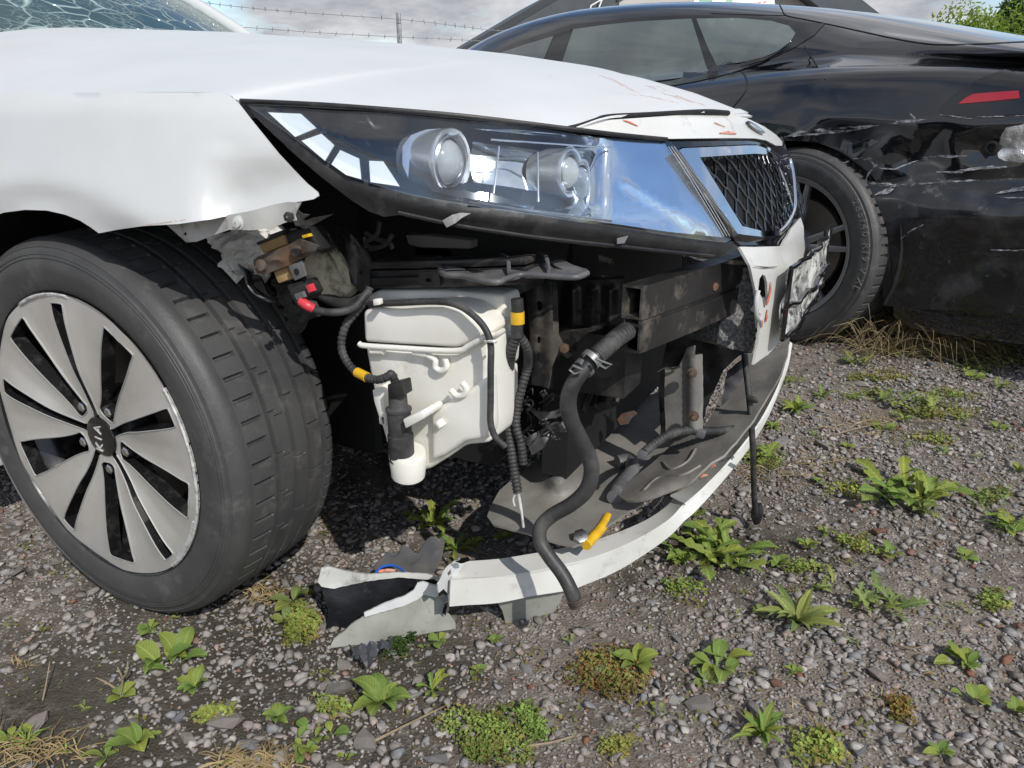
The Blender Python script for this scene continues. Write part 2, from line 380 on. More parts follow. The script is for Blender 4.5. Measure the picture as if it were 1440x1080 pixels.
def leafmat(name, c1, c2, rnd):
    m = material(name, c1, c2, 30, 0.35, 0.7, rough=0.6, spec=0.2, rand=rnd)
    t = m.node_tree; b = t.nodes['Principled BSDF']; out = t.nodes['Material Output']; L = t.links.new
    sx = t.nodes.new('ShaderNodeSeparateXYZ'); L(t.nodes.new('ShaderNodeTexCoord').outputs['Object'], sx.inputs[0])
    ab = t.nodes.new('ShaderNodeMath'); ab.operation = 'ABSOLUTE'; L(sx.outputs['Y'], ab.inputs[0])
    rib = t.nodes.new('ShaderNodeMapRange'); rib.inputs[1].default_value = 0.012; rib.inputs[2].default_value = 0.03; rib.inputs[3].default_value = 1.45; rib.inputs[4].default_value = 1.0; L(ab.outputs[0], rib.inputs[0])
    ve = t.nodes.new('ShaderNodeMath'); ve.operation = 'MULTIPLY_ADD'; L(ab.outputs[0], ve.inputs[0]); ve.inputs[1].default_value = -0.9; L(sx.outputs['X'], ve.inputs[2])
    sn = t.nodes.new('ShaderNodeMath'); sn.operation = 'SINE'; m8 = t.nodes.new('ShaderNodeMath'); m8.operation = 'MULTIPLY'; L(ve.outputs[0], m8.inputs[0]); m8.inputs[1].default_value = 62; L(m8.outputs[0], sn.inputs[0])
    vr = t.nodes.new('ShaderNodeMapRange'); vr.inputs[1].default_value = 0.55; vr.inputs[2].default_value = 1.0; vr.inputs[3].default_value = 1.0; vr.inputs[4].default_value = 1.25; L(sn.outputs[0], vr.inputs[0])
    mm = t.nodes.new('ShaderNodeMath'); mm.operation = 'MULTIPLY'; L(rib.outputs[0], mm.inputs[0]); L(vr.outputs[0], mm.inputs[1])
    sc_ = t.nodes.new('ShaderNodeVectorMath'); sc_.operation = 'SCALE'; L(b.inputs['Base Color'].links[0].from_socket, sc_.inputs[0]); L(mm.outputs[0], sc_.inputs['Scale']); L(sc_.outputs[0], b.inputs['Base Color'])
    tr = t.nodes.new('ShaderNodeBsdfTranslucent'); mx = t.nodes.new('ShaderNodeMixShader'); mx.inputs[0].default_value = 0.28
    src = b.inputs['Base Color'].links[0].from_socket; t.links.new(src, tr.inputs[0])
    t.links.new(b.outputs[0], mx.inputs[1]); t.links.new(tr.outputs[0], mx.inputs[2]); t.links.new(mx.outputs[0], out.inputs[0]); return m
M['leaf'] = leafmat('weed_leaf', (0.235, 0.30, 0.075), (0.155, 0.22, 0.052), [(0.75, 0.9, 0.9), (1.0, 1.0, 1.0), (1.35, 1.15, 0.9)])
M['leaf_pale'] = leafmat('pale_weed_leaf', (0.22, 0.27, 0.09), (0.16, 0.205, 0.07), [(0.8, 0.9, 0.9), (1.0, 1.0, 1.0), (1.25, 1.1, 0.9)])
M['leaf_mat'] = leafmat('creeping_weed_leaf', (0.18, 0.23, 0.058), (0.25, 0.19, 0.06), [(0.85, 0.9, 0.9), (1.1, 1.05, 1.0)])
M['leaf_red'] = leafmat('reddish_weed_leaf', (0.22, 0.10, 0.045), (0.15, 0.13, 0.04), [(0.9, 0.9, 0.9), (1.1, 1.1, 1.0)])
M['tree_leaf'] = leafmat('tree_leaf', (0.16, 0.24, 0.03), (0.11, 0.18, 0.025), [(0.9, 0.9, 0.9), (1.1, 1.05, 1.0)])
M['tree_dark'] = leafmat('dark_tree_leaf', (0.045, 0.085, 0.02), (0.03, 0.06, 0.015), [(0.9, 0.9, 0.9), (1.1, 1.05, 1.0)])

def glass(name, tint, base=0.08, rough=0.0, gloss=(1, 1, 1), fres=1.5):
    m = bpy.data.materials.new(name); m.use_nodes = True; t = m.node_tree; t.nodes.clear(); L = t.links.new
    o = t.nodes.new('ShaderNodeOutputMaterial'); tr = t.nodes.new('ShaderNodeBsdfTransparent'); tr.inputs[0].default_value = (*tint, 1)
    g = t.nodes.new('ShaderNodeBsdfGlossy'); g.inputs['Roughness'].default_value = rough; g.inputs[0].default_value = (*gloss, 1)
    lw = t.nodes.new('ShaderNodeLayerWeight'); lw.inputs[0].default_value = 0.5
    pw = t.nodes.new('ShaderNodeMath'); pw.operation = 'POWER'; L(lw.outputs['Facing'], pw.inputs[0]); pw.inputs[1].default_value = 4.0
    ad = t.nodes.new('ShaderNodeMath'); ad.operation = 'MULTIPLY_ADD'; ad.use_clamp = True; L(pw.outputs[0], ad.inputs[0]); ad.inputs[1].default_value = 0.85; ad.inputs[2].default_value = base
    mx = t.nodes.new('ShaderNodeMixShader'); L(ad.outputs[0], mx.inputs[0]); L(tr.outputs[0], mx.inputs[1]); L(g.outputs[0], mx.inputs[2]); L(mx.outputs[0], o.inputs[0]); return m
M['lens'] = glass('clear_headlight_lens', (0.95, 0.97, 0.985), 0.065)
M['window'] = glass('tinted_car_window', (0.10, 0.14, 0.13), 0.08)
M['broken_lens'] = material('broken_clear_lens', (0.62, 0.63, 0.63), (0.30, 0.30, 0.30), 25, rough=0.12, metal=0.5, bump=0.01, bscale=30)
def cracked():
    m = bpy.data.materials.new('shattered_windscreen_glass'); m.use_nodes = True; t = m.node_tree; b = t.nodes['Principled BSDF']; L = t.links.new
    co = t.nodes.new('ShaderNodeTexCoord').outputs['Object']
    mp = t.nodes.new('ShaderNodeMapping'); mp.inputs['Scale'].default_value = (1, 1, 1.5); L(co, mp.inputs[0])
    nn = t.nodes.new('ShaderNodeTexNoise'); nn.inputs['Scale'].default_value = 5; L(mp.outputs[0], nn.inputs[0])
    va = t.nodes.new('ShaderNodeVectorMath'); va.operation = 'MULTIPLY_ADD'; L(nn.outputs['Color'], va.inputs[0]); va.inputs[1].default_value = (0.12, 0.12, 0.12); L(mp.outputs[0], va.inputs[2])
    def vor(s, w):
        v = t.nodes.new('ShaderNodeTexVoronoi'); v.feature = 'DISTANCE_TO_EDGE'; v.inputs['Scale'].default_value = s; L(va.outputs[0], v.inputs['Vector'])
        r = t.nodes.new('ShaderNodeMapRange'); r.inputs[1].default_value = 0; r.inputs[2].default_value = w; r.inputs[3].default_value = 1; r.inputs[4].default_value = 0; L(v.outputs['Distance'], r.inputs[0]); return r.outputs[0]
    a = vor(12, 0.05); c = vor(45, 0.12)
    big = t.nodes.new('ShaderNodeTexNoise'); big.inputs['Scale'].default_value = 2.6; L(co, big.inputs[0])
    rr = t.nodes.new('ShaderNodeMapRange'); rr.inputs[1].default_value = 0.42; rr.inputs[2].default_value = 0.6; L(big.outputs[0], rr.inputs[0])
    mu = t.nodes.new('ShaderNodeMath'); mu.operation = 'MULTIPLY'; L(c, mu.inputs[0]); L(rr.outputs[0], mu.inputs[1])
    mxx = t.nodes.new('ShaderNodeMath'); mxx.operation = 'MAXIMUM'; L(a, mxx.inputs[0]); L(mu.outputs[0], mxx.inputs[1])
    x = t.nodes.new('ShaderNodeMix'); x.data_type = 'RGBA'; L(mxx.outputs[0], x.inputs[0]); x.inputs[6].default_value = (0.035, 0.075, 0.08, 1); x.inputs[7].default_value = (0.42, 0.55, 0.52, 1)
    L(x.outputs[2], b.inputs['Base Color']); b.inputs['Roughness'].default_value = 0.12
    bn = t.nodes.new('ShaderNodeBump'); bn.inputs['Distance'].default_value = 0.006; L(mxx.outputs[0], bn.inputs['Height']); L(bn.outputs[0], b.inputs['Normal']); return m
M['cracked'] = cracked()

def alpha_noise(m, scale, lo, hi, stretch=(1, 1, 1)):
    """lets bare paint show between the grains of a scrape"""
    t = m.node_tree; L = t.links.new; b = t.nodes['Principled BSDF']; co = t.nodes.new('ShaderNodeTexCoord').outputs['Object']
    mp = t.nodes.new('ShaderNodeMapping'); mp.inputs['Scale'].default_value = stretch; L(co, mp.inputs[0])
    n = t.nodes.new('ShaderNodeTexNoise'); n.inputs['Scale'].default_value = scale; n.inputs['Detail'].default_value = 8; n.inputs['Roughness'].default_value = 0.7; L(mp.outputs[0], n.inputs[0])
    r = t.nodes.new('ShaderNodeMapRange'); r.inputs[1].default_value = lo; r.inputs[2].default_value = hi; L(n.outputs[0], r.inputs[0]); L(r.outputs[0], b.inputs['Alpha'])
alpha_noise(M['scrape'], 34, 0.42, 0.60, (0.35, 1, 2.2))
alpha_noise(M['red_scrape'], 70, 0.30, 0.50)
alpha_noise(M['faint_scrape'], 40, 0.38, 0.66)

# ================================================================== SETTING: ground and gravel
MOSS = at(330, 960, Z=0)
def ground_material():
    m = bpy.data.materials.new('dark_gritty_soil'); m.use_nodes = True; t = m.node_tree; b = t.nodes['Principled BSDF']; L = t.links.new
    co = t.nodes.new('ShaderNodeTexCoord').outputs['Object']
    def nse(s, d=6, r=0.6):
        n = t.nodes.new('ShaderNodeTexNoise'); n.inputs['Scale'].default_value = s; n.inputs['Detail'].default_value = d; n.inputs['Roughness'].default_value = r; L(co, n.inputs[0]); return n.outputs[0]
    def rmp(s, stops):
        r = t.nodes.new('ShaderNodeValToRGB'); L(s, r.inputs[0]); e = r.color_ramp.elements
        for k, (p, c) in enumerate(stops):
            el = e[k] if k < 2 else e.new(p)
            el.position = p; el.color = (*c, 1)
        return r.outputs[0]
    a = rmp(nse(2.2), [(0.35, (0.085, 0.072, 0.060)), (0.62, (0.215, 0.182, 0.153))])
    v = t.nodes.new('ShaderNodeTexVoronoi'); v.inputs['Scale'].default_value = 210; L(co, v.inputs['Vector'])
    g = rmp(v.outputs['Color'], [(0.25, (0.15, 0.13, 0.113)), (0.95, (0.45, 0.405, 0.36))])
    x = t.nodes.new('ShaderNodeMix'); x.data_type = 'RGBA'
    mk = t.nodes.new('ShaderNodeMapRange'); mk.inputs[1].default_value = 0.46; mk.inputs[2].default_value = 0.62; L(nse(34, 4), mk.inputs[0])
    L(mk.outputs[0], x.inputs[0]); L(a, x.inputs[6]); L(g, x.inputs[7]); L(x.outputs[2], b.inputs['Base Color'])
    b.inputs['Roughness'].default_value = 0.95; b.inputs['Specular IOR Level'].default_value = 0.2
    # a dark mossy patch of bare soil in front of the tyre, and thinner ones elsewhere
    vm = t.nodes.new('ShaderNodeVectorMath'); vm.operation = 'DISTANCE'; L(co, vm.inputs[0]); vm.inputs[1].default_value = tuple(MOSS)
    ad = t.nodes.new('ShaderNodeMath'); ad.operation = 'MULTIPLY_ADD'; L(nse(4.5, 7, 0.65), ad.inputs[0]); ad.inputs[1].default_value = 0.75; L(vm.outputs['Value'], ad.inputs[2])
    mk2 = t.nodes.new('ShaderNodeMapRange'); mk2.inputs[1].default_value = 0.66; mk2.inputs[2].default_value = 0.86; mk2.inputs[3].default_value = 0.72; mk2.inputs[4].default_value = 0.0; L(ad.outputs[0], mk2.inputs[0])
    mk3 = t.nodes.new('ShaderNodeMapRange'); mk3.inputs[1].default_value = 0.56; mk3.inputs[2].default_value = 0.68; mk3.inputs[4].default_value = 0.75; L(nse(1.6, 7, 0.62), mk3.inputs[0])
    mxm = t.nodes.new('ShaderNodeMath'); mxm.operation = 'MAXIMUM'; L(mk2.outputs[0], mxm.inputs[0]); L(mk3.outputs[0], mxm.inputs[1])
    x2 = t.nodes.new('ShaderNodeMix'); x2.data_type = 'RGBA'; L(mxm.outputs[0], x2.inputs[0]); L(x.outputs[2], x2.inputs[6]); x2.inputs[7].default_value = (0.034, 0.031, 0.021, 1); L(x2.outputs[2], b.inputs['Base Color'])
    s = t.nodes.new('ShaderNodeMath'); s.operation = 'ADD'; L(nse(120, 6, 0.7), s.inputs[0]); L(v.outputs['Distance'], s.inputs[1])
    bn = t.nodes.new('ShaderNodeBump'); bn.inputs['Distance'].default_value = 0.0022; L(s.outputs[0], bn.inputs['Height']); L(bn.outputs[0], b.inputs['Normal'])
    return m
def stone_material(name, attr):
    m = bpy.data.materials.new(name); m.use_nodes = True; t = m.node_tree; b = t.nodes['Principled BSDF']; L = t.links.new
    if attr: s = t.nodes.new('ShaderNodeAttribute'); s.attribute_name = 'tone'; src = s.outputs['Fac']
    else: s = t.nodes.new('ShaderNodeObjectInfo'); src = s.outputs['Random']
    r = t.nodes.new('ShaderNodeValToRGB'); L(src, r.inputs[0]); e = r.color_ramp.elements
    stops = [(0.0, (0.19, 0.175, 0.16)), (0.24, (0.30, 0.272, 0.25)), (0.44, (0.31, 0.265, 0.24)), (0.60, (0.31, 0.285, 0.265)), (0.72, (0.22, 0.225, 0.235)), (0.86, (0.38, 0.35, 0.32)), (0.95, (0.48, 0.45, 0.415)), (0.99, (0.24, 0.115, 0.075))]
    for k, (p, c) in enumerate(stops):
        el = e[k] if k < 2 else e.new(p)
        el.position = p; el.color = (*c, 1)
    co = t.nodes.new('ShaderNodeTexCoord').outputs['Object']
    n = t.nodes.new('ShaderNodeTexNoise'); n.inputs['Scale'].default_value = 140; n.inputs['Detail'].default_value = 6; L(co, n.inputs[0])
    mr = t.nodes.new('ShaderNodeMapRange'); mr.inputs[1].default_value = 0.3; mr.inputs[2].default_value = 0.75; mr.inputs[3].default_value = 0.66; mr.inputs[4].default_value = 1.14; L(n.outputs[0], mr.inputs[0])
    x = t.nodes.new('ShaderNodeVectorMath'); x.operation = 'SCALE'; L(r.outputs[0], x.inputs[0]); L(mr.outputs[0], x.inputs['Scale']); L(x.outputs[0], b.inputs['Base Color'])
    bn = t.nodes.new('ShaderNodeBump'); bn.inputs['Distance'].default_value = 0.0012; L(n.outputs[0], bn.inputs['Height']); L(bn.outputs[0], b.inputs['Normal'])
    b.inputs['Roughness'].default_value = 0.85; b.inputs['Specular IOR Level'].default_value = 0.3; return m
ground = build('ground', [(-300, -300, 0), (300, -300, 0), (300, 300, 0), (-300, 300, 0)], [[0, 1, 2, 3]], ground_material(), kind='structure', smooth=0)

def ico():
    bm = bmesh.new(); bmesh.ops.create_icosphere(bm, subdivisions=1, radius=1); bm.verts.index_update()
    v = np.array([x.co[:] for x in bm.verts]); f = np.array([[y.index for y in x.verts] for x in bm.faces]); bm.free(); return v, f
ICO_V, ICO_F = ico()
def octa():
    v = np.array([(1, 0, 0), (0.2, 1, 0), (-1, 0.15, 0), (-0.1, -1, 0), (0.1, 0.1, 1), (0, 0, -1)], float)
    f = np.array([(0, 1, 4), (1, 2, 4), (2, 3, 4), (3, 0, 4), (1, 0, 5), (2, 1, 5), (3, 2, 5), (0, 3, 5)]); return v, f
VAR = []
for k in range(14):
    d = ICO_V * (1 + RNG.uniform(-0.30, 0.22, (len(ICO_V), 1)))
    for c in range(6):                                   # knock flat facets into it
        n = RNG.normal(size=3); n /= np.linalg.norm(n); h = RNG.uniform(0.28, 0.66); s = d @ n; ov = np.maximum(0, s - h); d = d - ov[:, None] * n
    VAR.append(d)
def visible(x, y, pad=60):
    px, py = proj(Vector((x, y, 0))); return -pad < px < 1440 + pad and 380 < py < 1080 + pad
def scatter(n, dmin, dmax, power):
    out = []
    while len(out) < n:
        r = dmin + (dmax - dmin) * (random.random() ** power); a = random.uniform(-0.75, 0.75)
        p = CAM + (FW * math.cos(a) + RT * math.sin(a)) * r
        if visible(p.x, p.y): out.append((p.x, p.y))
    return np.array(out)
def clump(P):                                            # bare soil here, gravel thick there
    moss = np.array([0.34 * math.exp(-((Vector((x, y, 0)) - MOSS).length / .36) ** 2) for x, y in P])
    return -moss + np.array([0.5 + 0.9 * noise.noise(Vector((x * 1.7, y * 1.7, 3.3))) + 0.5 * noise.noise(Vector((x * 6, y * 6, 9.1))) for x, y in P])
def pebbles(name, P, size, base, kind_mat):
    n = len(P); V0, F0 = base
    nv = len(V0); nf = len(F0)
    shp = np.array([v for v in VAR]) if nv == len(ICO_V) else np.array([V0 * (1 + RNG.uniform(-.3, .3, V0.shape)) for _ in range(12)])
    idx = RNG.integers(0, len(shp), n)
    sc = np.stack([RNG.uniform(0.8, 1.35, n), RNG.uniform(0.6, 1.0, n), RNG.uniform(0.34, 0.66, n)], 1) * size[:, None]
    v = shp[idx] * sc[:, None, :]
    a = RNG.uniform(0, 6.283, n); t = RNG.normal(0, 0.25, n); ca, sa, ct, st = np.cos(a), np.sin(a), np.cos(t), np.sin(t)
    x = v[:, :, 0] * ct[:, None] - v[:, :, 2] * st[:, None]; z = v[:, :, 0] * st[:, None] + v[:, :, 2] * ct[:, None]; y = v[:, :, 1]
    X = x * ca[:, None] - y * sa[:, None] + P[:, 0:1]; Y = x * sa[:, None] + y * ca[:, None] + P[:, 1:2]; Z = z + (size * RNG.uniform(0.12, 0.42, n))[:, None]
    vv = np.stack([X, Y, Z], 2).reshape(-1, 3).astype(np.float32)
    ff = (F0[None] + (np.arange(n) * nv)[:, None, None]).reshape(-1, 3).astype(np.int32)
    me = bpy.data.meshes.new(name); me.vertices.add(len(vv)); me.vertices.foreach_set('co', vv.ravel())
    me.loops.add(ff.size); me.loops.foreach_set('vertex_index', ff.ravel()); me.polygons.add(len(ff))
    me.polygons.foreach_set('loop_start', np.arange(0, ff.size, 3, dtype=np.int32))
    tone = me.attributes.new('tone', 'FLOAT', 'POINT'); tone.data.foreach_set('value', np.repeat(RNG.uniform(0, 1, n), nv).astype(np.float32))
    me.update(calc_edges=True); me.materials.append(kind_mat)
    o = bpy.data.objects.new(name, me); COL.objects.link(o); o.parent = ground; o['kind'] = 'stuff'; return o
GM = stone_material('gravel_stone', True); SM = stone_material('single_stone', False)
P = scatter(66000, 0.68, 4.8, 0.72); k = clump(P) > RNG.uniform(-0.05, 0.95, len(P)); P = P[k]
pebbles('gravel', P, 0.0048 + 0.0100 * RNG.uniform(0, 1, len(P)) ** 1.8, (ICO_V, ICO_F), GM)
P = scatter(130000, 0.68, 4.6, 0.72); k = clump(P) > RNG.uniform(-0.2, 0.8, len(P)); P = P[k]
pebbles('gravel', P, RNG.uniform(0.0018, 0.0048, len(P)), octa(), GM)
stone_me = []
for k in range(8):
    v = VAR[k] * np.array([1.25, 0.95, 0.50]); me = mesh('stone', [tuple(q) for q in v], ICO_F.tolist(), 0); me.materials.append(SM); stone_me.append(me)
SP = scatter(460, 0.70, 3.4, 0.9); k = clump(SP) > RNG.uniform(-0.5, 0.8, len(SP)); SP = SP[k][:300]
for i, (x, y) in enumerate(SP):
    o = bpy.data.objects.new('stone', stone_me[i % 8]); COL.objects.link(o); o.parent = ground
    s = random.uniform(0.0115, 0.0185) if i % 6 else random.uniform(0.020, 0.033)
    o.location = (x, y, s * random.uniform(0.15, 0.35)); o.scale = (s, s * random.uniform(.8, 1.1), s); o.rotation_euler = (random.uniform(-.3, .3), random.uniform(-.3, .3), random.uniform(0, 6.28))

# ================================================================== SETTING: hall, fence, trees far behind
def lvl(r, f, z): p = CAM + RT * r + FW * f; return Vector((p.x, p.y, z))
hall = thing('industrial_hall', 'grey clad hall with a sloping roof edge rising behind the black car', 'building', lvl(8, 26, 0))
def hp(px, py, D): return at(px, py, D=D)
DB = 22.0
# gable wall: rake rises from the left eave to a ridge out of frame
e0 = hp(655, 76, DB); e1 = hp(790, -4, DB)
dirw = (e1 - e0); run = Vector((dirw.x, dirw.y, 0)).length; slope = dirw.z / run; hx = Vector((dirw.x, dirw.y, 0)).normalized(); back = Vector((-hx.y, hx.x, 0))
if back.dot(FW) < 0: back = -back
eave = e0 - hx * 1.0 - UP * (slope * 1.0); half = 9.0
def gp(s, z, d=0.0): return Vector((eave.x, eave.y, 0)) + hx * s + UP * z + back * d
ez = eave.z; rz = ez + slope * half
rl = [gp(0, 0), gp(0, ez - .3), gp(half, rz - .3), gp(2 * half, ez - .3), gp(2 * half, 0)]
prism('gable_wall', [p + back * 0.5 for p in rl], back * 28, M['building'], hall)
prism('roof_slope', [gp(-0.5, ez - slope * .5), gp(half, rz), gp(half, rz - 1.05), gp(-0.5, ez - slope * .5 - 1.05)], back * 29, M['slate'], hall)
prism('roof_slope', [gp(half + .02, rz), gp(2 * half + .5, ez - slope * .5), gp(2 * half + .5, ez - slope * .5 - 1.05), gp(half + .02, rz - 1.05)], back * 29, M['slate'], hall)
prism('roof_edge', [gp(-0.6, ez - slope * .6 + .22), gp(half, rz + .22), gp(half, rz + .01), gp(-0.6, ez - slope * .6 + .01)], back * 0.5, M['dark_trim'], hall)
tube('downpipe', [hp(829, 24, DB), hp(831, 8, DB), hp(845, 0, DB), hp(850, -14, DB)], 0.022, M['sign_white'], hall, smoothpath=False)
tube('downpipe', [hp(838, 22, DB), hp(848, -4, DB)], 0.02, M['sign_white'], hall, smoothpath=False)
for a, b in (((846, 12), (869, 5)), ((869, 14), (869, -8))):
    v, f = tube_vf([hp(*a, DB + .3), hp(*b, DB + .3)], 0.04, seg=4, smoothpath=False); build('window_bar', v, f, M['dark_trim'], hall, smooth=0)
pn = [hp(846, 13, DB + .4), hp(1080, 13, DB + .4), hp(1080, -60, DB + .4), hp(846, -60, DB + .4)]
prism('facade_panel', pn, back * 0.2, M['building'], hall)
sgn = thing('sign_board', 'white sign board with green and red print above the black car roof', 'sign', lvl(5.5, 17, 0))
q0, q1, q2, q3 = hp(976, 16, 16), hp(1089, 16, 16), hp(1089, -60, 16), hp(976, -60, 16)
prism('board', [q0, q1, q2, q3], FW * 0.06, M['sign_white'], sgn)
prism('post', [q0 + FW * .07, q0 + FW * .07 + RT * .08, Vector(((q0 + RT * .08 + FW * .07).x, (q0 + RT * .08 + FW * .07).y, 0)), Vector(((q0 + FW * .07).x, (q0 + FW * .07).y, 0))], FW * .08, M['galv'], sgn)
prism('post', [q1 + FW * .07, q1 + FW * .07 - RT * .08, Vector(((q1 - RT * .08 + FW * .07).x, (q1 - RT * .08 + FW * .07).y, 0)), Vector(((q1 + FW * .07).x, (q1 + FW * .07).y, 0))], FW * .08, M['galv'], sgn)
def on(px, py): return at(px, py, D=16) - FW * 0.012
prism('print', [on(983, 5), on(1001, 5), on(1003, -8), on(984, -8)], FW * .006, M['sign_green'], sgn)
prism('print', [on(1019, 5), on(1028, 5), on(1036, -10), on(1026, -10)], FW * .006, M['sign_green'], sgn)
for k in range(5): prism('print', [on(1040 + k * 8, 7 - k * .8), on(1046 + k * 8, 6.4 - k * .8), on(1047 + k * 8, 4.6 - k * .8), on(1041 + k * 8, 5.2 - k * .8)], FW * .006, M['sign_red'], sgn)

fence = thing('barbed_wire_fence', 'grey steel post strung with sagging barbed wire behind the white car', 'fence', lvl(-1.1, 7.5, 0))
DF = 7.5
pt = at(560, 18, D=DF); pb = Vector((pt.x, pt.y, 0))
v, f = prism_vf([pb - RT * .022 - FW * .022, pb + RT * .022 - FW * .022, pb + RT * .022 + FW * .022, pb - RT * .022 + FW * .022], UP * pt.z, 0.004)
build('post', v, f, M['galv'], fence)
for sgx in (-3.4, 3.2):
    q = pb + RT * sgx + FW * (0.2 * sgx); v, f = prism_vf([q - RT * .022 - FW * .022, q + RT * .022 - FW * .022, q + RT * .022 + FW * .022, q - RT * .022 + FW * .022], UP * pt.z, 0.004); build('post', v, f, M['galv'], fence)
for line in ([(180, -6), (265, 1), (340, 10), (430, 18), (560, 27), (640, 36), (700, 43), (760, 46), (830, 52)], [(240, 30), (340, 38), (450, 46), (562, 52), (650, 56), (720, 61), (790, 63)]):
    b = MB(); P3 = [at(x, y, D=DF - 0.03 + (x - 560) * 0.0004) for x, y in line]
    b.add(*tube_vf(P3, 0.0028, seg=5))
    for k, p in enumerate(crs(P3, 5)):
        for s in (1, -1):
            d = (RT * random.uniform(-.6, .6) + UP * s + FW * random.uniform(-1, 1)).normalized() * 0.022
            b.add(*tube_vf([p - d, p + d], [0.0028, 0.001], seg=4, smoothpath=False))
    b.build('barbed_wire', M['galv'], fence)

def tree(name, label, base, h, cr, n, mat, leaf=0.12, zc=None, lumps=9):
    t = thing(name, label, 'tree', base); b = Vector(base); tp = MB()
    top = b + UP * h * 0.8
    tp.add(*tube_vf([b, b + UP * h * .3 + RT * .08, top], [0.16 * h / 5, 0.10 * h / 5, 0.02], seg=8))
    cs = []
    for k in range(lumps):
        a = random.uniform(0, 6.28); rr = cr * random.uniform(0.2, 0.75); zz = h * random.uniform(0.42, 0.92)
        c = b + RT * math.cos(a) * rr + FW * math.sin(a) * rr + UP * zz; cs.append((c, cr * random.uniform(0.28, 0.5)))
        tp.add(*tube_vf([b + UP * h * random.uniform(.2, .5), c], [0.05 * h / 5, 0.012], seg=5, smoothpath=False))
    tp.build('trunk', M['bark'], t)
    V = []; F = []
    for i in range(n):
        c, r = cs[i % len(cs)]; d = Vector(RNG.normal(size=3)); d.normalize(); p = c + d * r * random.uniform(0.55, 1.12)
        u = Vector(RNG.normal(size=3)).normalized(); w = u.orthogonal().normalized(); s = leaf * random.uniform(.6, 1.3); k = len(V)
        V += [p - u * s, p + w * s * .45, p + u * s, p - w * s * .45]; F.append([k, k + 1, k + 2, k + 3])
    build('crown', V, F, mat, t, smooth=0); return t
def base_at(px, D): p = at(px, 30, D=D); return Vector((p.x, p.y, 0))
tree('leafy_tree', 'bright yellow-green leafy tree above the black car tail', base_at(1405, 15), 2.75, 1.35, 6500, M['tree_leaf'], 0.05)
tree('dark_tree', 'darker green rounded tree at the right edge behind the bright one', base_at(1450, 22), 3.75, 1.7, 6500, M['tree_dark'], 0.08)
tree('leafy_tree', 'low yellow-green bush just left of the bright tree', base_at(1366, 17), 2.55, 0.95, 3500, M['tree_leaf'], 0.05)

# ================================================================== WHITE CAR
car = thing('white_car', 'white damaged car with its right front corner torn open and cracked windscreen', 'car', (0, 0, 0))
NP = 2.6
def WZ(z): return 0.90 if z < 0.70 else 0.90 - 0.42 * (z - 0.70)
def LZ(z): return 0.945 if z < 0.62 else 0.945 - 0.46 * (z - 0.62)
def G(p, off=0.0):
    w = WZ(p.z) - off; l = LZ(p.z) - off
    return (max(p.x, 0) / l) ** NP + (abs(p.y) / w) ** NP - 1
def shell(px, py, off=0.0):
    d = F3 + RT * ((px - 720) / FPX) - U3 * ((py - 540) / FPX)
    t = 0.45; g0 = G(CAM + d * t, off); best = (abs(g0), t)
    while t < 3.2:
        t2 = t + 0.02; g = G(CAM + d * t2, off)
        if abs(g) < best[0]: best = (abs(g), t2)
        if g <= 0:
            a, b = t, t2
            for _ in range(30):
                mid = (a + b) / 2
                if G(CAM + d * mid, off) > 0: a = mid
                else: b = mid
            return CAM + d * ((a + b) / 2)
        t = t2
    return CAM + d * best[1]
def S(off): return lambda x, y: shell(x, y, off(x, y) if callable(off) else off)
def ss(a, b, x): t = max(0, min(1, (x - a) / (b - a))); return t * t * (3 - 2 * t)

# ---- fender
fend = [(-420, 150), (-200, 136.6), (0, 132.6), (150, 129.9), (305, 130.2), (322, 133), (336, 145), (352, 166), (372, 191), (392, 216), (412, 238), (432, 258), (447, 270), (449, 275), (441, 280), (425, 283), (400, 286), (370, 293), (340, 299), (300, 308), (250, 315), (200, 318), (165, 323), (139, 328), (128, 320), (112, 310), (92, 302), (66, 296), (35, 295), (5, 299), (-30, 311), (-70, 334), (-110, 368), (-150, 420), (-170, 480), (-420, 480)]
def fend_off(x, y):
    o = 0.0
    o += 0.030 * ss(196, 292, y + 0.10 * (x - 340)) * ss(268, 338, x) + 0.004 * math.exp(-(((x - 326) / 26) ** 2 + ((y - 201) / 7) ** 2))       # tip bent in behind the lamp
    o += 0.0022 * nz((x, y, 0), .03, 3) * ss(250, 330, x) * ss(190, 230, y)
    dx, dy = (x - 40) / 210.0, (y - 400) / 150.0; rr = math.hypot(dx, dy)                                # rolled arch lip
    if x < 230: o += 0.014 * ss(1.02, 0.72, rr)
    o += 0.012 * ss(165, 128, y) ** 2
    return o
patch('fender', fend, S(fend_off), M['white'], car, sp=13, thick=0.0016, smooth=60)
def sstrip(name, pts, w, mat, parent=None, off=-0.0008, jag=0.0, thick=0.0006, surf=None, label=None):
    """a narrow mark that follows the skin: pts along it, w half-widths in px"""
    L = []; Rr = []
    for i, p in enumerate(pts):
        a = Vector(pts[max(0, i - 1)]); b = Vector(pts[min(len(pts) - 1, i + 1)]); n = (b - a).orthogonal().normalized(); ww = w[i] if isinstance(w, (list, tuple)) else w
        L.append((p[0] + n.x * ww, p[1] + n.y * ww)); Rr.append((p[0] - n.x * ww, p[1] - n.y * ww))
    return patch(name, L + Rr[::-1], surf or S(off), mat, parent, sp=5, thick=thick, jag=jag, label=label)
sstrip('scrape', [(198, 317.5), (222, 314.5), (262, 308.5)], [0.6, 1.5, 0.5], M['faint_scrape'], car, off=0.0)

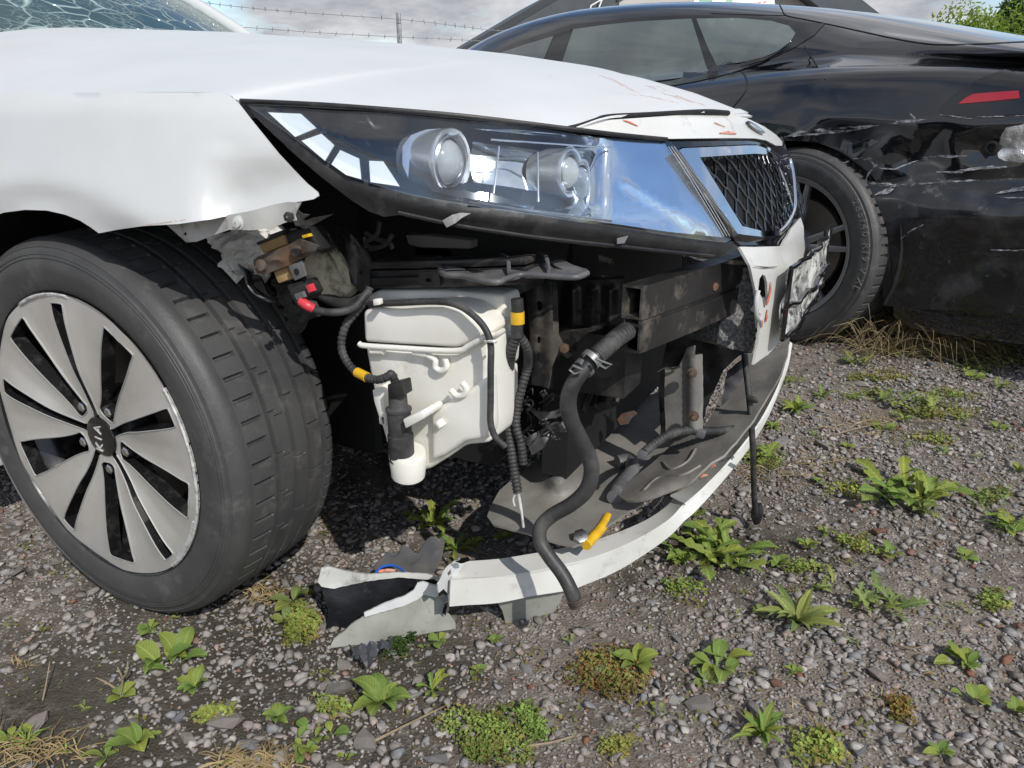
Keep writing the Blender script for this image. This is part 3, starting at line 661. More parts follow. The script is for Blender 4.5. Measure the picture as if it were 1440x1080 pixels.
# ---- bonnet: rows from the windscreen to the nose, each running from the near edge to the far one
edge_px = [(-420, 148), (-200, 137), (0, 133), (150, 130.3), (305, 130.3), (338, 142), (420, 146.5), (500, 151), (580, 157), (650, 163.5), (730, 172), (800, 180), (815, 176.5), (855, 163.5), (910, 160), (990, 155.5)]
zc_x = [-1.6, -1.0, -.41, -.2, .02, .28, .45, .6, .71, .80, .86]; zc_z = [1.055, 1.035, 1.000, .982, .965, .939, .914, .885, .856, .824, .800]
rows = []; prev = None
for (x, y) in edge_px:
    e = shell(x, y, 0.006 + 0.010 * ss(165, 128, y) ** 2)
    if prev is not None and e.x <= prev + 0.004: e.x = prev + 0.004
    prev = e.x; rows.append(e)
hv = []; NV = 36
dense = crs(rows, 4)
for e in dense:
    ye = -e.y; bow = 0.05 + 0.14 * max(0, ye - .2) if e.x > 0.55 else 0.05 * ss(-0.2, .55, e.x) + 0.14 * max(0, ye - .2) * ss(0.0, .55, e.x)
    bow *= 1 - 0.9 * ss(.70, .80, e.x)
    xc = min(0.868, e.x + bow); top = float(np.interp(xc, zc_x, zc_z)); h = max(-0.03 * ss(.70, .80, e.x) + 0.004, top - e.z)
    for k in range(NV + 1):
        v = -1 + 2 * k / NV; u = abs(v)
        z = e.z + h * (1 - u ** 2.1) - 0.010 * math.exp(-((u - 0.62) / 0.06) ** 2) * ss(.9, -.1, e.x) * 0.4
        yy = ye * v; far = max(0.0, yy) * ss(.35, .80, e.x)
        hv.append(Vector((e.x + (xc - e.x) * (1 - u ** 2.2) - .8 * far, yy, z - .45 * far)))
hf = []
for i in range(len(dense) - 1):
    for k in range(NV): a = i * (NV + 1) + k; hf.append([a, a + 1, a + NV + 2, a + NV + 1])
hT = [t for q in hf for t in ([q[0], q[1], q[2]], [q[0], q[2], q[3]])]
vv, ff = sheet_vf(hv, hT, 0.003, toward=Vector((0, 0, 5)))
build('bonnet', vv, ff, M['bonnet'], car, smooth=60)
HB = BVHTree.FromPolygons(hv, hT)
def onhood(px, py, off=0.0008):
    d = (F3 + RT * ((px - 720) / FPX) - U3 * ((py - 540) / FPX)).normalized(); h = HB.ray_cast(CAM, d)
    if h[0] is None:
        n = HB.find_nearest(CAM + d * 1.5); return n[0] - d * off
    return h[0] - d * off
# red transfer marks along the bonnet crown
for pts, w in (([(842, 106), (862, 112), (884, 124), (900, 131)], [0.5, 1.6, 1.2, 0.4]), ([(908, 121), (925, 124), (952, 136), (975, 144)], [0.6, 3.0, 2.4, 0.5]), ([(930, 131), (960, 139), (1000, 150)], [0.4, 1.3, 0.4]), ([(880, 132), (915, 136), (955, 145)], [0.3, 0.8, 0.3])):
    sstrip('scrape', pts, w, M['faint_scrape'], car, surf=lambda x, y: onhood(x, y), jag=0.5)
# rain beads standing along the crown
bd = MB(); bv = [tuple(q) for q in ICO_V]
for k in range(260):
    r = random.randrange(len(hv)); p = hv[r]
    if not (-0.35 < p.y < 0.05 and -0.6 < p.x < 0.84): continue
    s = random.uniform(0.0008, 0.0020); q = p + Vector((random.uniform(-.02, .02), random.uniform(-.02, .02), 0))
    h = HB.ray_cast(q + UP * .1, -UP)
    if h[0] is None: continue
    bd.add([h[0] + Vector((a * s, b * s, c * s * .6)) for a, b, c in bv], ICO_F.tolist())
bd.build('rain_beads', glass('water_bead', (0.95, 0.95, 0.95), 0.1), car, smooth=180, kind='stuff')

# ---- nose panel above the lamp and grille
tube('bonnet_gap', [shell(x, y, .010) for x, y in [(800, 181.5), (815, 178), (836, 171), (856, 165), (910, 162), (990, 157.5), (1024, 159)]], .0042, M['dark_inside'], car, seg=6)
nose = [(816, 181), (838, 174), (858, 168.5), (910, 165), (990, 159.5), (1024, 160), (1050, 166), (1075, 178), (1092, 190), (1100, 199), (1100, 205), (1091, 204.5), (1078, 197.5), (1062, 194.5), (1030, 194), (940, 195), (880, 188.5)]
patch('nose_panel', nose, S(lambda x, y: 0.004 + 0.012 * ss(172, 157, y) ** 2), M['white_dirty'], car, sp=9, thick=0.002, smooth=60)
for pts, w in (([(876, 168), (887, 172), (897, 177)], [.3, 1.1, .3]), ([(1012, 187), (1024, 186), (1036, 188)], [.5, 2, .5]), ([(1005, 172), (1020, 178)], [.4, .5])):
    sstrip('scrape', pts, w, M['red_scrape'], car, off=0.0022, jag=0.4)
bdg = [(1064 + 13 * math.cos(a) * 0.9 + 4 * math.sin(a), 178.5 + 5.4 * math.sin(a) + 7 * math.cos(a)) for a in [2 * math.pi * k / 16 for k in range(16)]]
patch('oval_badge', bdg, S(-0.002), M['gloss_black'], car, sp=4, thick=0.004)
bdg2 = [(1064 + 9 * math.cos(a) * 0.9 + 2 * math.sin(a), 178.5 + 2.6 * math.sin(a) + 5 * math.cos(a)) for a in [2 * math.pi * k / 14 for k in range(14)]]
patch('oval_badge', bdg2, S(-0.004), M['chrome'], car, sp=3, thick=0.002)

# ---- headlight
lens = [(339, 143.5), (420, 147), (500, 152.5), (580, 158.5), (650, 165), (730, 174), (800, 182), (870, 190), (935, 196.5), (944, 199), (958, 220), (975, 248), (995, 280), (1014, 310), (1029, 337), (1020, 341), (990, 338), (940, 331), (880, 322), (820, 313), (760, 303.5), (700, 295), (640, 286), (600, 279), (560, 270), (520, 258), (485, 242), (452, 223), (420, 200), (390, 178), (362, 158)]
bowl_c = [(346, 147), (500, 157), (650, 170), (800, 187), (934, 201), (952, 222), (988, 282), (1018, 332), (940, 325), (820, 307), (700, 289), (600, 273), (560, 264), (520, 252), (480, 234), (440, 209), (400, 181), (365, 157)]
def bowl_off(x, y): return 0.014 + 0.085 * min(1, segdist(x, y, lens) / 62.0) ** 0.8
M['bezel'] = material('dark_lamp_bezel', (0.03, 0.034, 0.042), rough=0.12, metal=0.5)
M['bowl'] = material('sky_tinted_lamp_chrome', (0.80, 0.86, 0.94), rough=0.07, metal=1.0)  # chrome with sky blue put into its colour to deepen the reflection
head = patch('headlight', lens, S(bowl_off), M['bezel'], car, sp=11, thick=0.003)
bowl = [(668, 181), (760, 187), (880, 197), (935, 202), (952, 226), (989, 282), (1019, 334), (940, 326), (820, 308), (720, 292), (672, 282), (660, 230)]
patch('reflector', bowl, S(lambda x, y: 0.058 * (1 - ss(770, 860, x)) * ss(4, 22, segdist(x, y, lens)) + 0.009 + 0.002 * math.sin(x / 60.0) + 0.0022 * nz((x, y, 0), .022, 6) + .004 * ss(-3, 3, (y - 262) - .62 * (x - 880)) * ss(860, 880, x)), M['bowl'], head, sp=9, thick=0.002)  # flattened close behind the lens at the right, shaped to mirror the sky
patch('lens', lens, S(lambda x, y: 0.006 - 0.009 * min(1, segdist(x, y, lens) / 40)), M['lens'], head, sp=10, thick=0.0025)
for seg_ in ([(377, 158), (423, 160), (445, 180), (415, 192.5)], [(424, 198), (452, 188), (470, 204), (457, 226)], [(466, 231), (478.5, 211), (505, 223), (508, 252), (487, 246)], [(519, 226), (539, 227), (562, 262), (521, 256)]):
    patch('light_segment', seg_, S(0.006), M['indicator'], head, sp=9, thick=0.006)
    ring = seg_
    cxx = sum(p[0] for p in ring) / len(ring); cyy = sum(p[1] for p in ring) / len(ring)
    big = [(cxx + (p[0] - cxx) * 1.16, cyy + (p[1] - cyy) * 1.16) for p in ring]; small = [(cxx + (p[0] - cxx) * 1.02, cyy + (p[1] - cyy) * 1.02) for p in ring]
    patch('segment_frame', big, S(0.0075), M['gloss_black'], head, sp=7, thick=0.004, holes=[small])
def projector(px, py, off, r, ln, ax):
    c = shell(px, py, off); ax = Vector(ax).normalized()
    lathe('projector_barrel', c, ax, [(-ln, r * .80), (-ln * .6, r * .97), (-.004, r), (0, r * 1.03), (.003, r * 1.0), (.002, r * .90), (-.010, r * .72)], M['barrel'], head, seg=40)
    lathe('projector_lens', c, ax, [(-.012, r * .74), (-.004, r * .70), (.003, r * .58), (.009, r * .38), (.012, r * .18), (.0125, 0.0005)], M['proj'], head, seg=32)
    lathe('projector_ring', c, ax, [(-.006, r * .80), (-.001, r * .82), (.002, r * .76), (-.004, r * .72)], M['steel'], head, seg=32)
M['proj'] = material('projector_glass', (0.55, 0.56, 0.55), (0.40, 0.42, 0.43), 30, rough=0.1, coat=1.0)
AXH = (1.0, -0.06, 0.0)
projector(634, 228, 0.034, 0.040, 0.062, AXH); projector(801, 243, 0.034, 0.031, 0.052, AXH)
patch('inner_shroud', [(566, 206), (578, 190), (600, 182), (632, 180), (650, 186), (640, 190), (606, 194), (584, 206), (576, 226), (574, 250), (566, 232)], S(0.022), M['chrome'], head, sp=8, thick=0.002)
patch('broken_shard', [(592, 252), (615, 262), (640, 268), (690, 271), (742, 288), (690, 284), (640, 277), (610, 270)], S(0.022), M['gloss_black'], head, sp=7, thick=0.002, jag=1.5)
for a, b in (((702, 206), (694, 272)), ((756, 214), (757, 284)), ((690, 196), (860, 208)), ((660, 284), (860, 311))):
    tube('reflector_rib', [shell(*a, 0.004), shell(*b, 0.004)], 0.0014, M['chrome'], head, seg=6, smoothpath=False)
rim = [(338, 142.5), (344, 142.5), (372, 162), (400, 183), (432, 206), (466, 229), (500, 247), (535, 261), (570, 271), (620, 281), (700, 293.5), (780, 305), (860, 317.5), (940, 329.5), (1000, 338), (1031, 339.5), (1033, 346), (1012, 362), (992, 363), (940, 357), (880, 350), (820, 345), (760, 337), (700, 329), (648, 321), (600, 310), (566, 302), (540, 305), (520, 298), (496, 283), (470, 263), (446, 244), (420, 222), (392, 196), (365, 170)]
patch('lamp_housing', rim, S(lambda x, y: 0.012 + 0.018 * ss(6, 40, segdist(x, y, lens))), M['black_plastic'], head, sp=9, thick=0.004, jag=0.5)
lip = [(560, 299), (600, 308), (648, 318), (700, 326), (760, 334.5), (880, 347.5), (960, 356), (1004, 360)]
b = MB(); b.add(*tube_vf([shell(x, y, 0.016) for x, y in lip], 0.0026, seg=6)); b.build('housing_seam', M['black_plastic'], head)
patch('broken_tab', [(622, 310), (636, 302), (648, 299), (662, 300), (650, 306), (640, 314), (628, 320)], S(0.006), M['grey_plastic'], head, sp=6, thick=0.002)
patch('broken_tab', [(868, 335), (884, 331), (878, 342), (868, 343)], S(0.008), M['grey_plastic'], head, sp=6, thick=0.002)
tube('top_seal', [shell(x, y, 0.004) for x, y in [(338, 142), (420, 145.5), (500, 150.5), (650, 163), (800, 181), (870, 189.5), (938, 196)]], 0.0030, M['black_plastic'], head, seg=6)
for k in range(3): tube('lens_edge_line', [shell(x + k * 4.0 - 8, y, 0.0015) for x, y in [(948, 206), (975, 247), (1000, 288), (1026, 332)]], 0.0005, M['barrel'], head, seg=5)

# ---- grille
def inv_front(y, z, off): w = WZ(z) - off; l = LZ(z) - off; return l * max(0.0, 1 - (abs(y) / w) ** NP) ** (1 / NP)
gr_in = [shell(x, y, 0.02) for x, y in [(985, 221), (1076, 216.5), (1095, 228), (1095, 325), (1043, 318)]]
ytl, ztl = -gr_in[0].y, gr_in[0].z; ybl, zbl = -gr_in[4].y, gr_in[4].z
ztc = gr_in[1].z - 0.010; zbc = gr_in[3].z - 0.006
fr_o = [(955, 211), (960, 208.5), (1050, 204.5), (1066, 204.5), (1080, 210), (1096, 221), (1108, 218), (1112, 226), (1118, 262), (1120, 294), (1112, 312), (1096, 331), (1074, 333), (1046, 330), (1037, 328)]
fr_i = [(984, 221), (1062, 216), (1078, 217), (1095, 229.5), (1108, 228.5), (1115, 262), (1116, 290), (1109, 308), (1095, 324.5), (1073, 325), (1044, 318)]
gril = patch('grille', fr_o, S(-0.006), M['chrome'], car, sp=7, thick=0.016, holes=[fr_i])
patch('grille_backing', [(975, 215), (1100, 210), (1124, 262), (1120, 300), (1098, 334), (1040, 326)], S(0.06), M['dark_inside'], gril, sp=12, thick=0.003)
patch('grille_surround', [(940, 197), (1062, 195.5), (1080, 199), (1100, 207), (1112, 216), (1108, 221), (1096, 219), (1078, 208), (1064, 203), (1050, 203), (958, 207), (953, 211), (966, 233), (1036, 330), (1048, 333), (1098, 334.5), (1115, 314), (1123, 296), (1127, 304), (1110, 330), (1099, 344), (1042, 345), (1033, 338), (1000, 284)], S(0.010), M['gloss_black'], gril, sp=8, thick=0.006)
tube('chrome_edge', [shell(x, y, -.004) for x, y in [(1080, 211), (1096, 222), (1108, 221), (1114, 240), (1117, 270), (1117, 293), (1108, 314), (1096, 327)]], .0045, M['chrome'], gril, seg=8)
def gv(y, z):
    ay = abs(y); top = ztl + (ztc - ztl) * (1 - ay / ytl) ** 1.0 if ay < ytl else -1
    tt = (ztl - z) / max(1e-6, ztl - zbl); ylim = ytl + (ybl - ytl) * tt
    return zbc - .006 < z < max(ztl, ztc) + .006 and ay < ylim + 0.006
z_hi, z_lo = max(ztl, ztc) + .02, min(zbl, zbc) - .02
nrow = 9; dz = (z_hi - z_lo) / nrow; pitch = 0.047
for r in range(nrow + 1):
    bb = MB(); zz = z_lo + dz * r; run_ = []
    for k in range(-130, 131):
        y = k * 0.0032; ph = (y / pitch + (0.5 if r % 2 else 0.0)) % 1.0
        tri = 4 * abs(ph - 0.5) - 1; tri = max(-0.62, min(0.62, tri)) / 0.62
        z = zz + tri * dz * 0.46
        if gv(y, z): run_.append(Vector((inv_front(y, z, 0.026), y, z)))
        else:
            if len(run_) > 2: bb.add(*tube_vf(run_, 0.0026, seg=6, smoothpath=False))
            run_ = []
    if len(run_) > 2: bb.add(*tube_vf(run_, 0.0026, seg=6, smoothpath=False))
    if bb.v: bb.build('grille_wire', M['dark_chrome'], gril, smooth=70)

# ---- bumper: front skin, number plate, foam, beam
bump_o = [(1040, 347), (1047, 359), (1055, 374), (1061, 401), (1065, 425), (1070, 455), (1066, 483), (1060, 513), (1081, 498), (1098, 479), (1109, 462), (1113, 440), (1122, 400), (1132, 350), (1130, 318), (1126, 306), (1112, 322), (1100, 346), (1070, 347)]
hole = [(1068, 392), (1072, 386), (1076, 388), (1079, 398), (1080, 415), (1079, 430), (1074, 434), (1072, 420), (1066, 408)]
bumper = patch('front_bumper', bump_o, S(lambda x, y: -0.006 + 0.01 * ss(380, 350, y)), M['white_dirty'], car, sp=8, thick=0.004, holes=[hole], jag=0.4)
def far_mirror(o, name, parent):
    inv = Matrix.Diagonal((1, -1, 1, 1)); me = o.data.copy(); me.transform(inv); me.flip_normals(); q = bpy.data.objects.new(name, me); COL.objects.link(q); q.parent = parent; return q
tube('tow_cover_rim', [shell(x, y, -0.008) for x, y in [(1066, 408), (1063, 425), (1064, 443), (1068, 450), (1070, 440)]], 0.004, M['white'], bumper, seg=6)
for pts, w in (([(1084, 396), (1084, 410), (1080, 424), (1078, 430)], [.5, 1.3, 1.5, .5]), ([(1080, 435), (1079, 446), (1077, 453)], [.6, 1.4, .4]), ([(1072, 440), (1072, 460)], [.4, .8])):
    sstrip('scrape', pts, w, M['red_scrape'], bumper, off=-0.0085, jag=.4)
sstrip('scrape', [(1061, 374), (1078, 376), (1093, 375)], [.3, .9, .3], M['cable'], bumper, off=-0.0085, jag=.3)
# number plate across the middle, bowed and battered
pv = []; pf = []; NY, NZ = 26, 10
py0, py1 = -0.265, 0.255
for i in range(NY + 1):
    y = py0 + (py1 - py0) * i / NY
    for k in range(NZ + 1):
        z = 0.475 + 0.118 * k / NZ; x = inv_front(y, z, -0.024) + 0.010 * nz((0, y * 1.0, z), 14, 2.0) + 0.006 * nz((0, y, z), 40, 5.0)
        pv.append(Vector((x, y, z + 0.006 * nz((0, y, 0), 9, 7.7))))
for i in range(NY):
    for k in range(NZ): a = i * (NZ + 1) + k; pf += [[a, a + 1, a + NZ + 2], [a, a + NZ + 2, a + NZ + 1]]
v, f = sheet_vf(pv, pf, 0.002, toward=Vector((5, -1, .5))); plate = build('number_plate', v, f, M['plate'], bumper, smooth=30)
fr = [pv[i * (NZ + 1)] for i in range(NY + 1)]; ft = [pv[i * (NZ + 1) + NZ] for i in range(NY + 1)]
b = MB()
for line in (fr, ft, [fr[0], ft[0]], [fr[-1], ft[-1]], [pv[i * (NZ + 1) + 4] + Vector((.003, 0, .004 * math.sin(i))) for i in range(NY + 1)]):
    b.add(*tube_vf([p + Vector((.002, 0, 0)) for p in line], 0.0045, seg=6, smoothpath=False))
b.build('plate_holder', M['gloss_black'], plate)
holder = [shell(x, y, -0.02) for x, y in [(1104, 376), (1106, 400), (1106, 432), (1105, 452), (1112, 458), (1121, 470), (1132, 430), (1140, 382)]]
tube('torn_holder_edge', [shell(x, y, -0.016) for x, y in [(1105, 440), (1112, 446), (1118, 452), (1119, 460)]], 0.005, M['grey_plastic'], plate, seg=6)

# crash beam with two open cells
YB = -0.56
def pb_(x, y): return at(x, y, Y=YB)
bo = [pb_(876, 401), pb_(905, 402), pb_(905, 499), pb_(877, 494)]
zt, zb = (bo[0].z + bo[1].z) / 2, (bo[2].z + bo[3].z) / 2; xi, xo = bo[0].x, bo[1].x; zm = zb + (zt - zb) * 0.47
bv, bf = [], []
def beam_path(s):      # follows the nose curve across the car
    y = YB + s * (0.10 - YB); w = (y - YB) / (0.0 - YB); return y, 0.155 * math.sin(min(1, w) * math.pi / 2) ** 1.0 * 0.62
def beam_ring(s, x0, x1, z0, z1):
    y, dx = beam_path(s); return [Vector((x0 + dx, y, z0)), Vector((x1 + dx, y, z0)), Vector((x1 + dx, y, z1)), Vector((x0 + dx, y, z1))]
bm_ = MB(); th = 0.0035
for (z0, z1) in ((zb, zm - .0035), (zm + .0035, zt)):
    for inset in (0, 1):
        i_ = th * inset; rings = [beam_ring(k / 12, xi + i_, xo - i_, z0 + i_, z1 - i_) for k in range(13)]; V = [p for r in rings for p in r]; F = []
        for k in range(12):
            for q in range(4): a = [k * 4 + q, k * 4 + (q + 1) % 4, (k + 1) * 4 + (q + 1) % 4, (k + 1) * 4 + q]; F.append(a if not inset else a[::-1])
        bm_.add(V, F)
    o0 = beam_ring(0, xi, xo, z0, z1); i0 = beam_ring(0, xi + th, xo - th, z0 + th, z1 - th)
    bm_.add(o0 + i0, [[q, (q + 1) % 4, 4 + (q + 1) % 4, 4 + q] for q in range(4)])
# web rib along the front between the cells
rings = [beam_ring(k / 12, xi + .004, xo - .004, zm - .006, zm + .006) for k in range(13)]
bm_.add([p for r in rings for p in r], [[k * 4 + q, k * 4 + (q + 1) % 4, (k + 1) * 4 + (q + 1) % 4, (k + 1) * 4 + q] for k in range(12) for q in range(4)])
beam = bm_.build('crash_beam', M['beam'], car, smooth=20)
for k, (x, y) in enumerate([(988, 447), (1000, 402)]): 
    c = at(x, y, Y=-.36); lathe('bolt', c, (0.9, -0.4, 0), [(-.004, .010), (.002, .010), (.003, .007), (.009, .0065), (.010, .001)], M['rust'], beam, seg=8)
b = MB()
foam_o = [(1006, 373), (1030, 374), (1054, 378), (1060, 400), (1062, 425), (1054, 436), (1060, 440), (1062, 468), (1058, 496), (1030, 491), (1009, 482), (1012, 455), (1022, 446), (1018, 424), (1006, 410)]
patch('foam_absorber', foam_o, lambda x, y: at(x, y, Y=-0.30 + 0.0009 * (x - 1006)) + Vector((0, 0.006 * nz((x, y, 0), 0.03), 0)), M['foam'], car, sp=8, thick=0.10, jag=0.8)

# ---- black crash box plate and vertical brackets
def plane(Y): return lambda x, y: at(x, y, Y=Y)
def holec(x, y, rx, ry=None, n=12): ry = ry or rx; return [(x + rx * math.cos(2 * math.pi * k / n), y + ry * math.sin(2 * math.pi * k / n)) for k in range(n)]
def rib(cx, x, w): return math.exp(-((x - cx) / w) ** 2)
patch('crash_box', [(784, 398), (820, 394), (878, 393), (878, 470), (860, 473), (820, 474), (786, 470)], lambda x, y: at(x, y, Y=-0.42 - 0.010 * (rib(805, x, 7) + rib(832, x, 6) + rib(858, x, 7)) * ss(398, 408, y) * ss(472, 458, y)), M['black_steel'], car, sp=5, thick=0.004, holes=[holec(817, 438.5, 3.2), holec(844, 439, 3.4)])
prism('crash_box_top', [at(784, 398, Y=-.42), at(878, 392, Y=-.42), at(878, 388, Y=-.30), at(800, 392, Y=-.30)], (0, 0, -.004), M['black_steel'], car)
patch('vertical_bracket', [(738, 396), (762, 392), (776, 396), (778, 470), (786, 492), (775, 520), (770, 545), (748, 540), (745, 470)], lambda x, y: at(x, y, Y=-0.52 - 0.006 * rib(752, x, 7) - 0.005 * rib(772, x, 7)), M['black_steel'], car, sp=6, thick=0.004, holes=[holec(758, 430, 5, 7), holec(759, 503, 4.2, 7.5), holec(758, 478, 3, 5)])
patch('bracket_flange', [(776, 396), (784, 398), (786, 470), (796, 492), (806, 500), (797, 504), (786, 492), (778, 470)], lambda x, y: at(x, y, Y=-0.50 + 0.0012 * (x - 776)), M['black_steel'], car, sp=6, thick=0.003)
lathe('bolt', at(794, 489, Y=-.49), (0.3, -1, 0), [(0, .008), (.005, .008), (.006, .001)], M['rust'], car, seg=6)
# lower post in front of the tray
patch('tray_post', [(935, 519), (955, 515), (966, 489), (976, 486), (978, 500), (988, 498), (989, 560), (988, 605), (962, 610), (937, 618), (934, 560)], lambda x, y: at(x, y, Y=-0.30 - 0.012 * ss(962, 972, x) + 0.0016 * max(0, x - 978)), M['dusty_tray'], car, sp=6, thick=0.004, jag=.4)
tube('torn_clip', [at(925, 522, Y=-.31), at(934, 517, Y=-.31), at(946, 519, Y=-.31), at(956, 515, Y=-.31)], 0.0025, M['steel'], car, seg=6)
for x, y in ((973, 524), (976, 585)): lathe('bolt', at(x, y, Y=-.325), (0.2, -1, 0.1), [(0, .009), (.004, .009), (.005, .005), (.012, .0045), (.013, .0005)], M['rust'], car, seg=8)

# ---- upper cross bar with end bracket, and the broken grey shelf
YU = -0.66
patch('end_bracket', [(452, 340), (458, 327), (486, 322), (497, 333), (512, 352), (520, 368), (520, 402), (506, 412), (497, 400), (490, 372), (478, 352), (470, 344)], lambda x, y: at(x, y, Y=YU - 0.012 * rib(492, x, 8)), M['black_steel'], car, sp=5, thick=0.006, holes=[holec(499, 351, 3.4, 4.6), holec(507, 381, 3.2, 4.4)])
b = MB()
b.add(*tube_vf([at(455, 322, Y=-.60), at(478, 326, Y=-.63), at(492, 338, Y=YU), at(500, 360, Y=YU)], 0.011, seg=10))
b.build('upper_tube', M['black_steel'], car)
def bar(y0, y1, d): return [at(516, y0 + 2, Y=YU + d), at(640, y0 - 1, Y=YU + d), at(740, y0 - 4, Y=YU + d), at(740, y1 - 4, Y=YU + d), at(640, y1, Y=YU + d), at(516, y1 + 2, Y=YU + d)]
prism('cross_bar', bar(366, 377, .0), (0, .03, 0), M['black_steel'], car, bevel=.003)
prism('cross_bar', bar(379, 388, .006), (0, .03, 0), M['black_steel'], car, bevel=.001)
prism('cross_bar', bar(388.5, 404, .002), (0, .03, 0), M['black_steel'], car, bevel=.003)
patch('bar_tab', [(589, 383), (617, 381), (619, 403), (594, 404), (588, 398)], plane(YU - .004), M['black_steel'], car, sp=6, thick=0.003, holes=[holec(603, 394, 5, 3)])
shelf = [(618, 363), (650, 362), (700, 364), (740, 358), (780, 359), (805, 372), (826, 378), (824, 386), (808, 390), (770, 388), (735, 386), (712, 392), (700, 397), (680, 395), (650, 388), (622, 384)]
def shelf_s(x, y): return at(x, y, Y=-.725 + .0032 * (396 - y) + .0002 * (x - 618) + 0.008 * math.sin(x / 13.0) * math.exp(-((y - 372) / 9) ** 2))
patch('broken_shelf', shelf, shelf_s, M['grey_plastic'], car, sp=6, thick=0.004, jag=.5, holes=[[(640, 371), (662, 373), (682, 383), (664, 384)], [(704, 370), (712, 365), (716, 382)], [(722, 368), (746, 373), (728, 380)], [(762, 365), (770, 366), (792, 380), (778, 377)]])
tube('shelf_rim', [shelf_s(x, y) for x, y in [(618, 363), (622, 384), (650, 388), (680, 395), (700, 397), (712, 392), (735, 386), (770, 388), (808, 390), (826, 384)]], 0.004, M['grey_plastic'], car, seg=8)
for a in ((706, 364, 716, 388), (757, 362, 772, 386)): tube('shelf_rib', [shelf_s(a[0], a[1]) + UP * .006, shelf_s((a[0] + a[2]) / 2 + 3, (a[1] + a[3]) / 2) + UP * .012, shelf_s(a[2], a[3]) + UP * .004], 0.003, M['grey_plastic'], car, seg=6)
prism('shelf_support', [at(x, y, Y=-.60) for x, y in [(628, 388), (700, 398), (716, 392), (738, 388), (740, 410), (700, 424), (688, 428), (660, 418), (632, 404)]], (0, .06, 0), M['black_plastic'], car, bevel=.004)
prism('fuse_box', [at(x, y, Y=-.52) for x, y in [(570, 330), (600, 331), (663, 338), (662, 350), (590, 348), (574, 344)]], (0, .05, 0), M['dusty_tray'], car, bevel=.002)
prism('fuse_box', [at(x, y, Y=-.50) for x, y in [(582, 347), (632, 349), (640, 362), (584, 360)]], (0, .05, 0), M['dusty_tray'], car, bevel=.002)
b = MB()
for pts in ([(534, 312), (530, 330), (514, 342), (526, 350)], [(514, 328), (530, 336), (548, 342), (552, 350)], [(552, 330), (540, 345), (520, 350)], [(512, 333), (516, 349)]): b.add(*tube_vf([at(x, y, Y=-.56) for x, y in pts], 0.004, seg=6))
b.build('lamp_bracket', M['grey_plastic'], car)

# ---- fender flange, insulation, sensor bracket, horn
patch('fender_flange', [(234, 316), (262, 312), (300, 306), (352, 297), (380, 289), (404, 284), (418, 285), (414, 300), (404, 312), (384, 320), (352, 324), (322, 323), (300, 331), (276, 340), (262, 341), (252, 332)], lambda x, y: at(x, y, Y=-.845 + 0.006 * math.sin(x / 15.0)), M['primer'], car, sp=7, thick=0.002, jag=.4, holes=[holec(260, 329, 2.5)])
for x, y in ((336.5, 313),): lathe('bolt', at(x, y, Y=-.848), (0.1, -1, 0.1), [(0, .0085), (.002, .0085), (.0025, .006), (.006, .006), (.007, .001)], M['primer'], car, seg=20)
patch('bent_tab', [(404, 306), (407, 297), (414, 288), (423, 284), (419, 292), (414, 302), (416, 310), (408, 311)], plane(-.862), M['primer'], car, sp=4, thick=0.002)
lathe('bolt', at(408, 305, Y=-.868), (0.1, -1, 0.1), [(0, .006), (.005, .006), (.006, .001)], M['black_steel'], car, seg=6)
patch('bent_tab', [(416, 294), (424, 301), (434, 302), (426, 308), (426, 316), (416, 318), (412, 310)], plane(-.84), M['black_steel'], car, sp=4, thick=0.003)
patch('flange_tip', [(414, 316), (440, 306), (468, 301), (450, 311), (428, 322)], plane(-.80), M['black_steel'], car, sp=6, thick=0.003)
patch('insulation', [(298, 332), (322, 324), (352, 325), (380, 329), (392, 340), (376, 360), (372, 378), (356, 388), (345, 382), (332, 379), (320, 384), (308, 375), (306, 362), (312, 356), (300, 346)], lambda x, y: at(x, y, Y=-.735) + Vector((0.01 * nz((x, y, 1), .05), -0.022 * nz((x, y, 0), .045, 3) - 0.012 * nz((x, y, 0), .12, 1), 0)), M['fluff'], car, sp=4, thick=0.02, jag=1.8, smooth=80)
YS = -0.765
sb = patch('sensor_bracket', [(356, 366), (362, 361), (404, 345), (420, 336), (448, 346), (440, 357), (424, 364), (404, 374), (372, 386), (362, 385), (357, 378)], lambda x, y: at(x, y, Y=YS - 0.004 * rib(386, x, 14) * rib(366, y, 3.5)), M['rust'], car, sp=4, thick=0.004)
prism('foam_block', [at(x, y, Y=YS + .008) for x, y in [(361, 342), (397, 329), (402, 344), (371, 357)]], (0, .025, 0), M['tan'], sb, bevel=.002)
prism('foam_block', [at(x, y, Y=YS + .008) for x, y in [(384, 382), (402, 375), (410, 392), (391, 399)]], (0, .025, 0), M['tan'], sb, bevel=.002)
prism('foam_clip', [at(x, y, Y=YS + .004) for x, y in [(360, 341), (378, 334), (379, 330), (396, 324), (398, 330), (362, 345)]], (0, .03, 0), M['black_plastic'], sb, bevel=.001)
prism('sensor_body', [at(x, y, Y=YS + .010) for x, y in [(400, 327), (434, 318), (449, 352), (428, 360), (404, 345)]], (0, .03, 0), M['black_plastic'], sb, bevel=.004)
prism('bracket_tab', [at(x, y, Y=YS - .002) for x, y in [(405, 374), (424, 366), (430, 388), (414, 395)]], (0, .004, 0), M['grey_plastic'], sb, bevel=.001)
lathe('tab_hole', at(417, 382, Y=YS - .003), (0, -1, 0), [(0, .0045), (.0004, .0045), (.0005, .0002)], M['dark_inside'], sb, seg=14)
for x, y in ((368, 373), (417, 352)): lathe('bolt', at(x, y, Y=YS - .004), (0.1, -1, 0.15), [(0, .0085), (.0035, .008), (.0045, .006), (.005, .0005)], M['rust'], sb, seg=18)
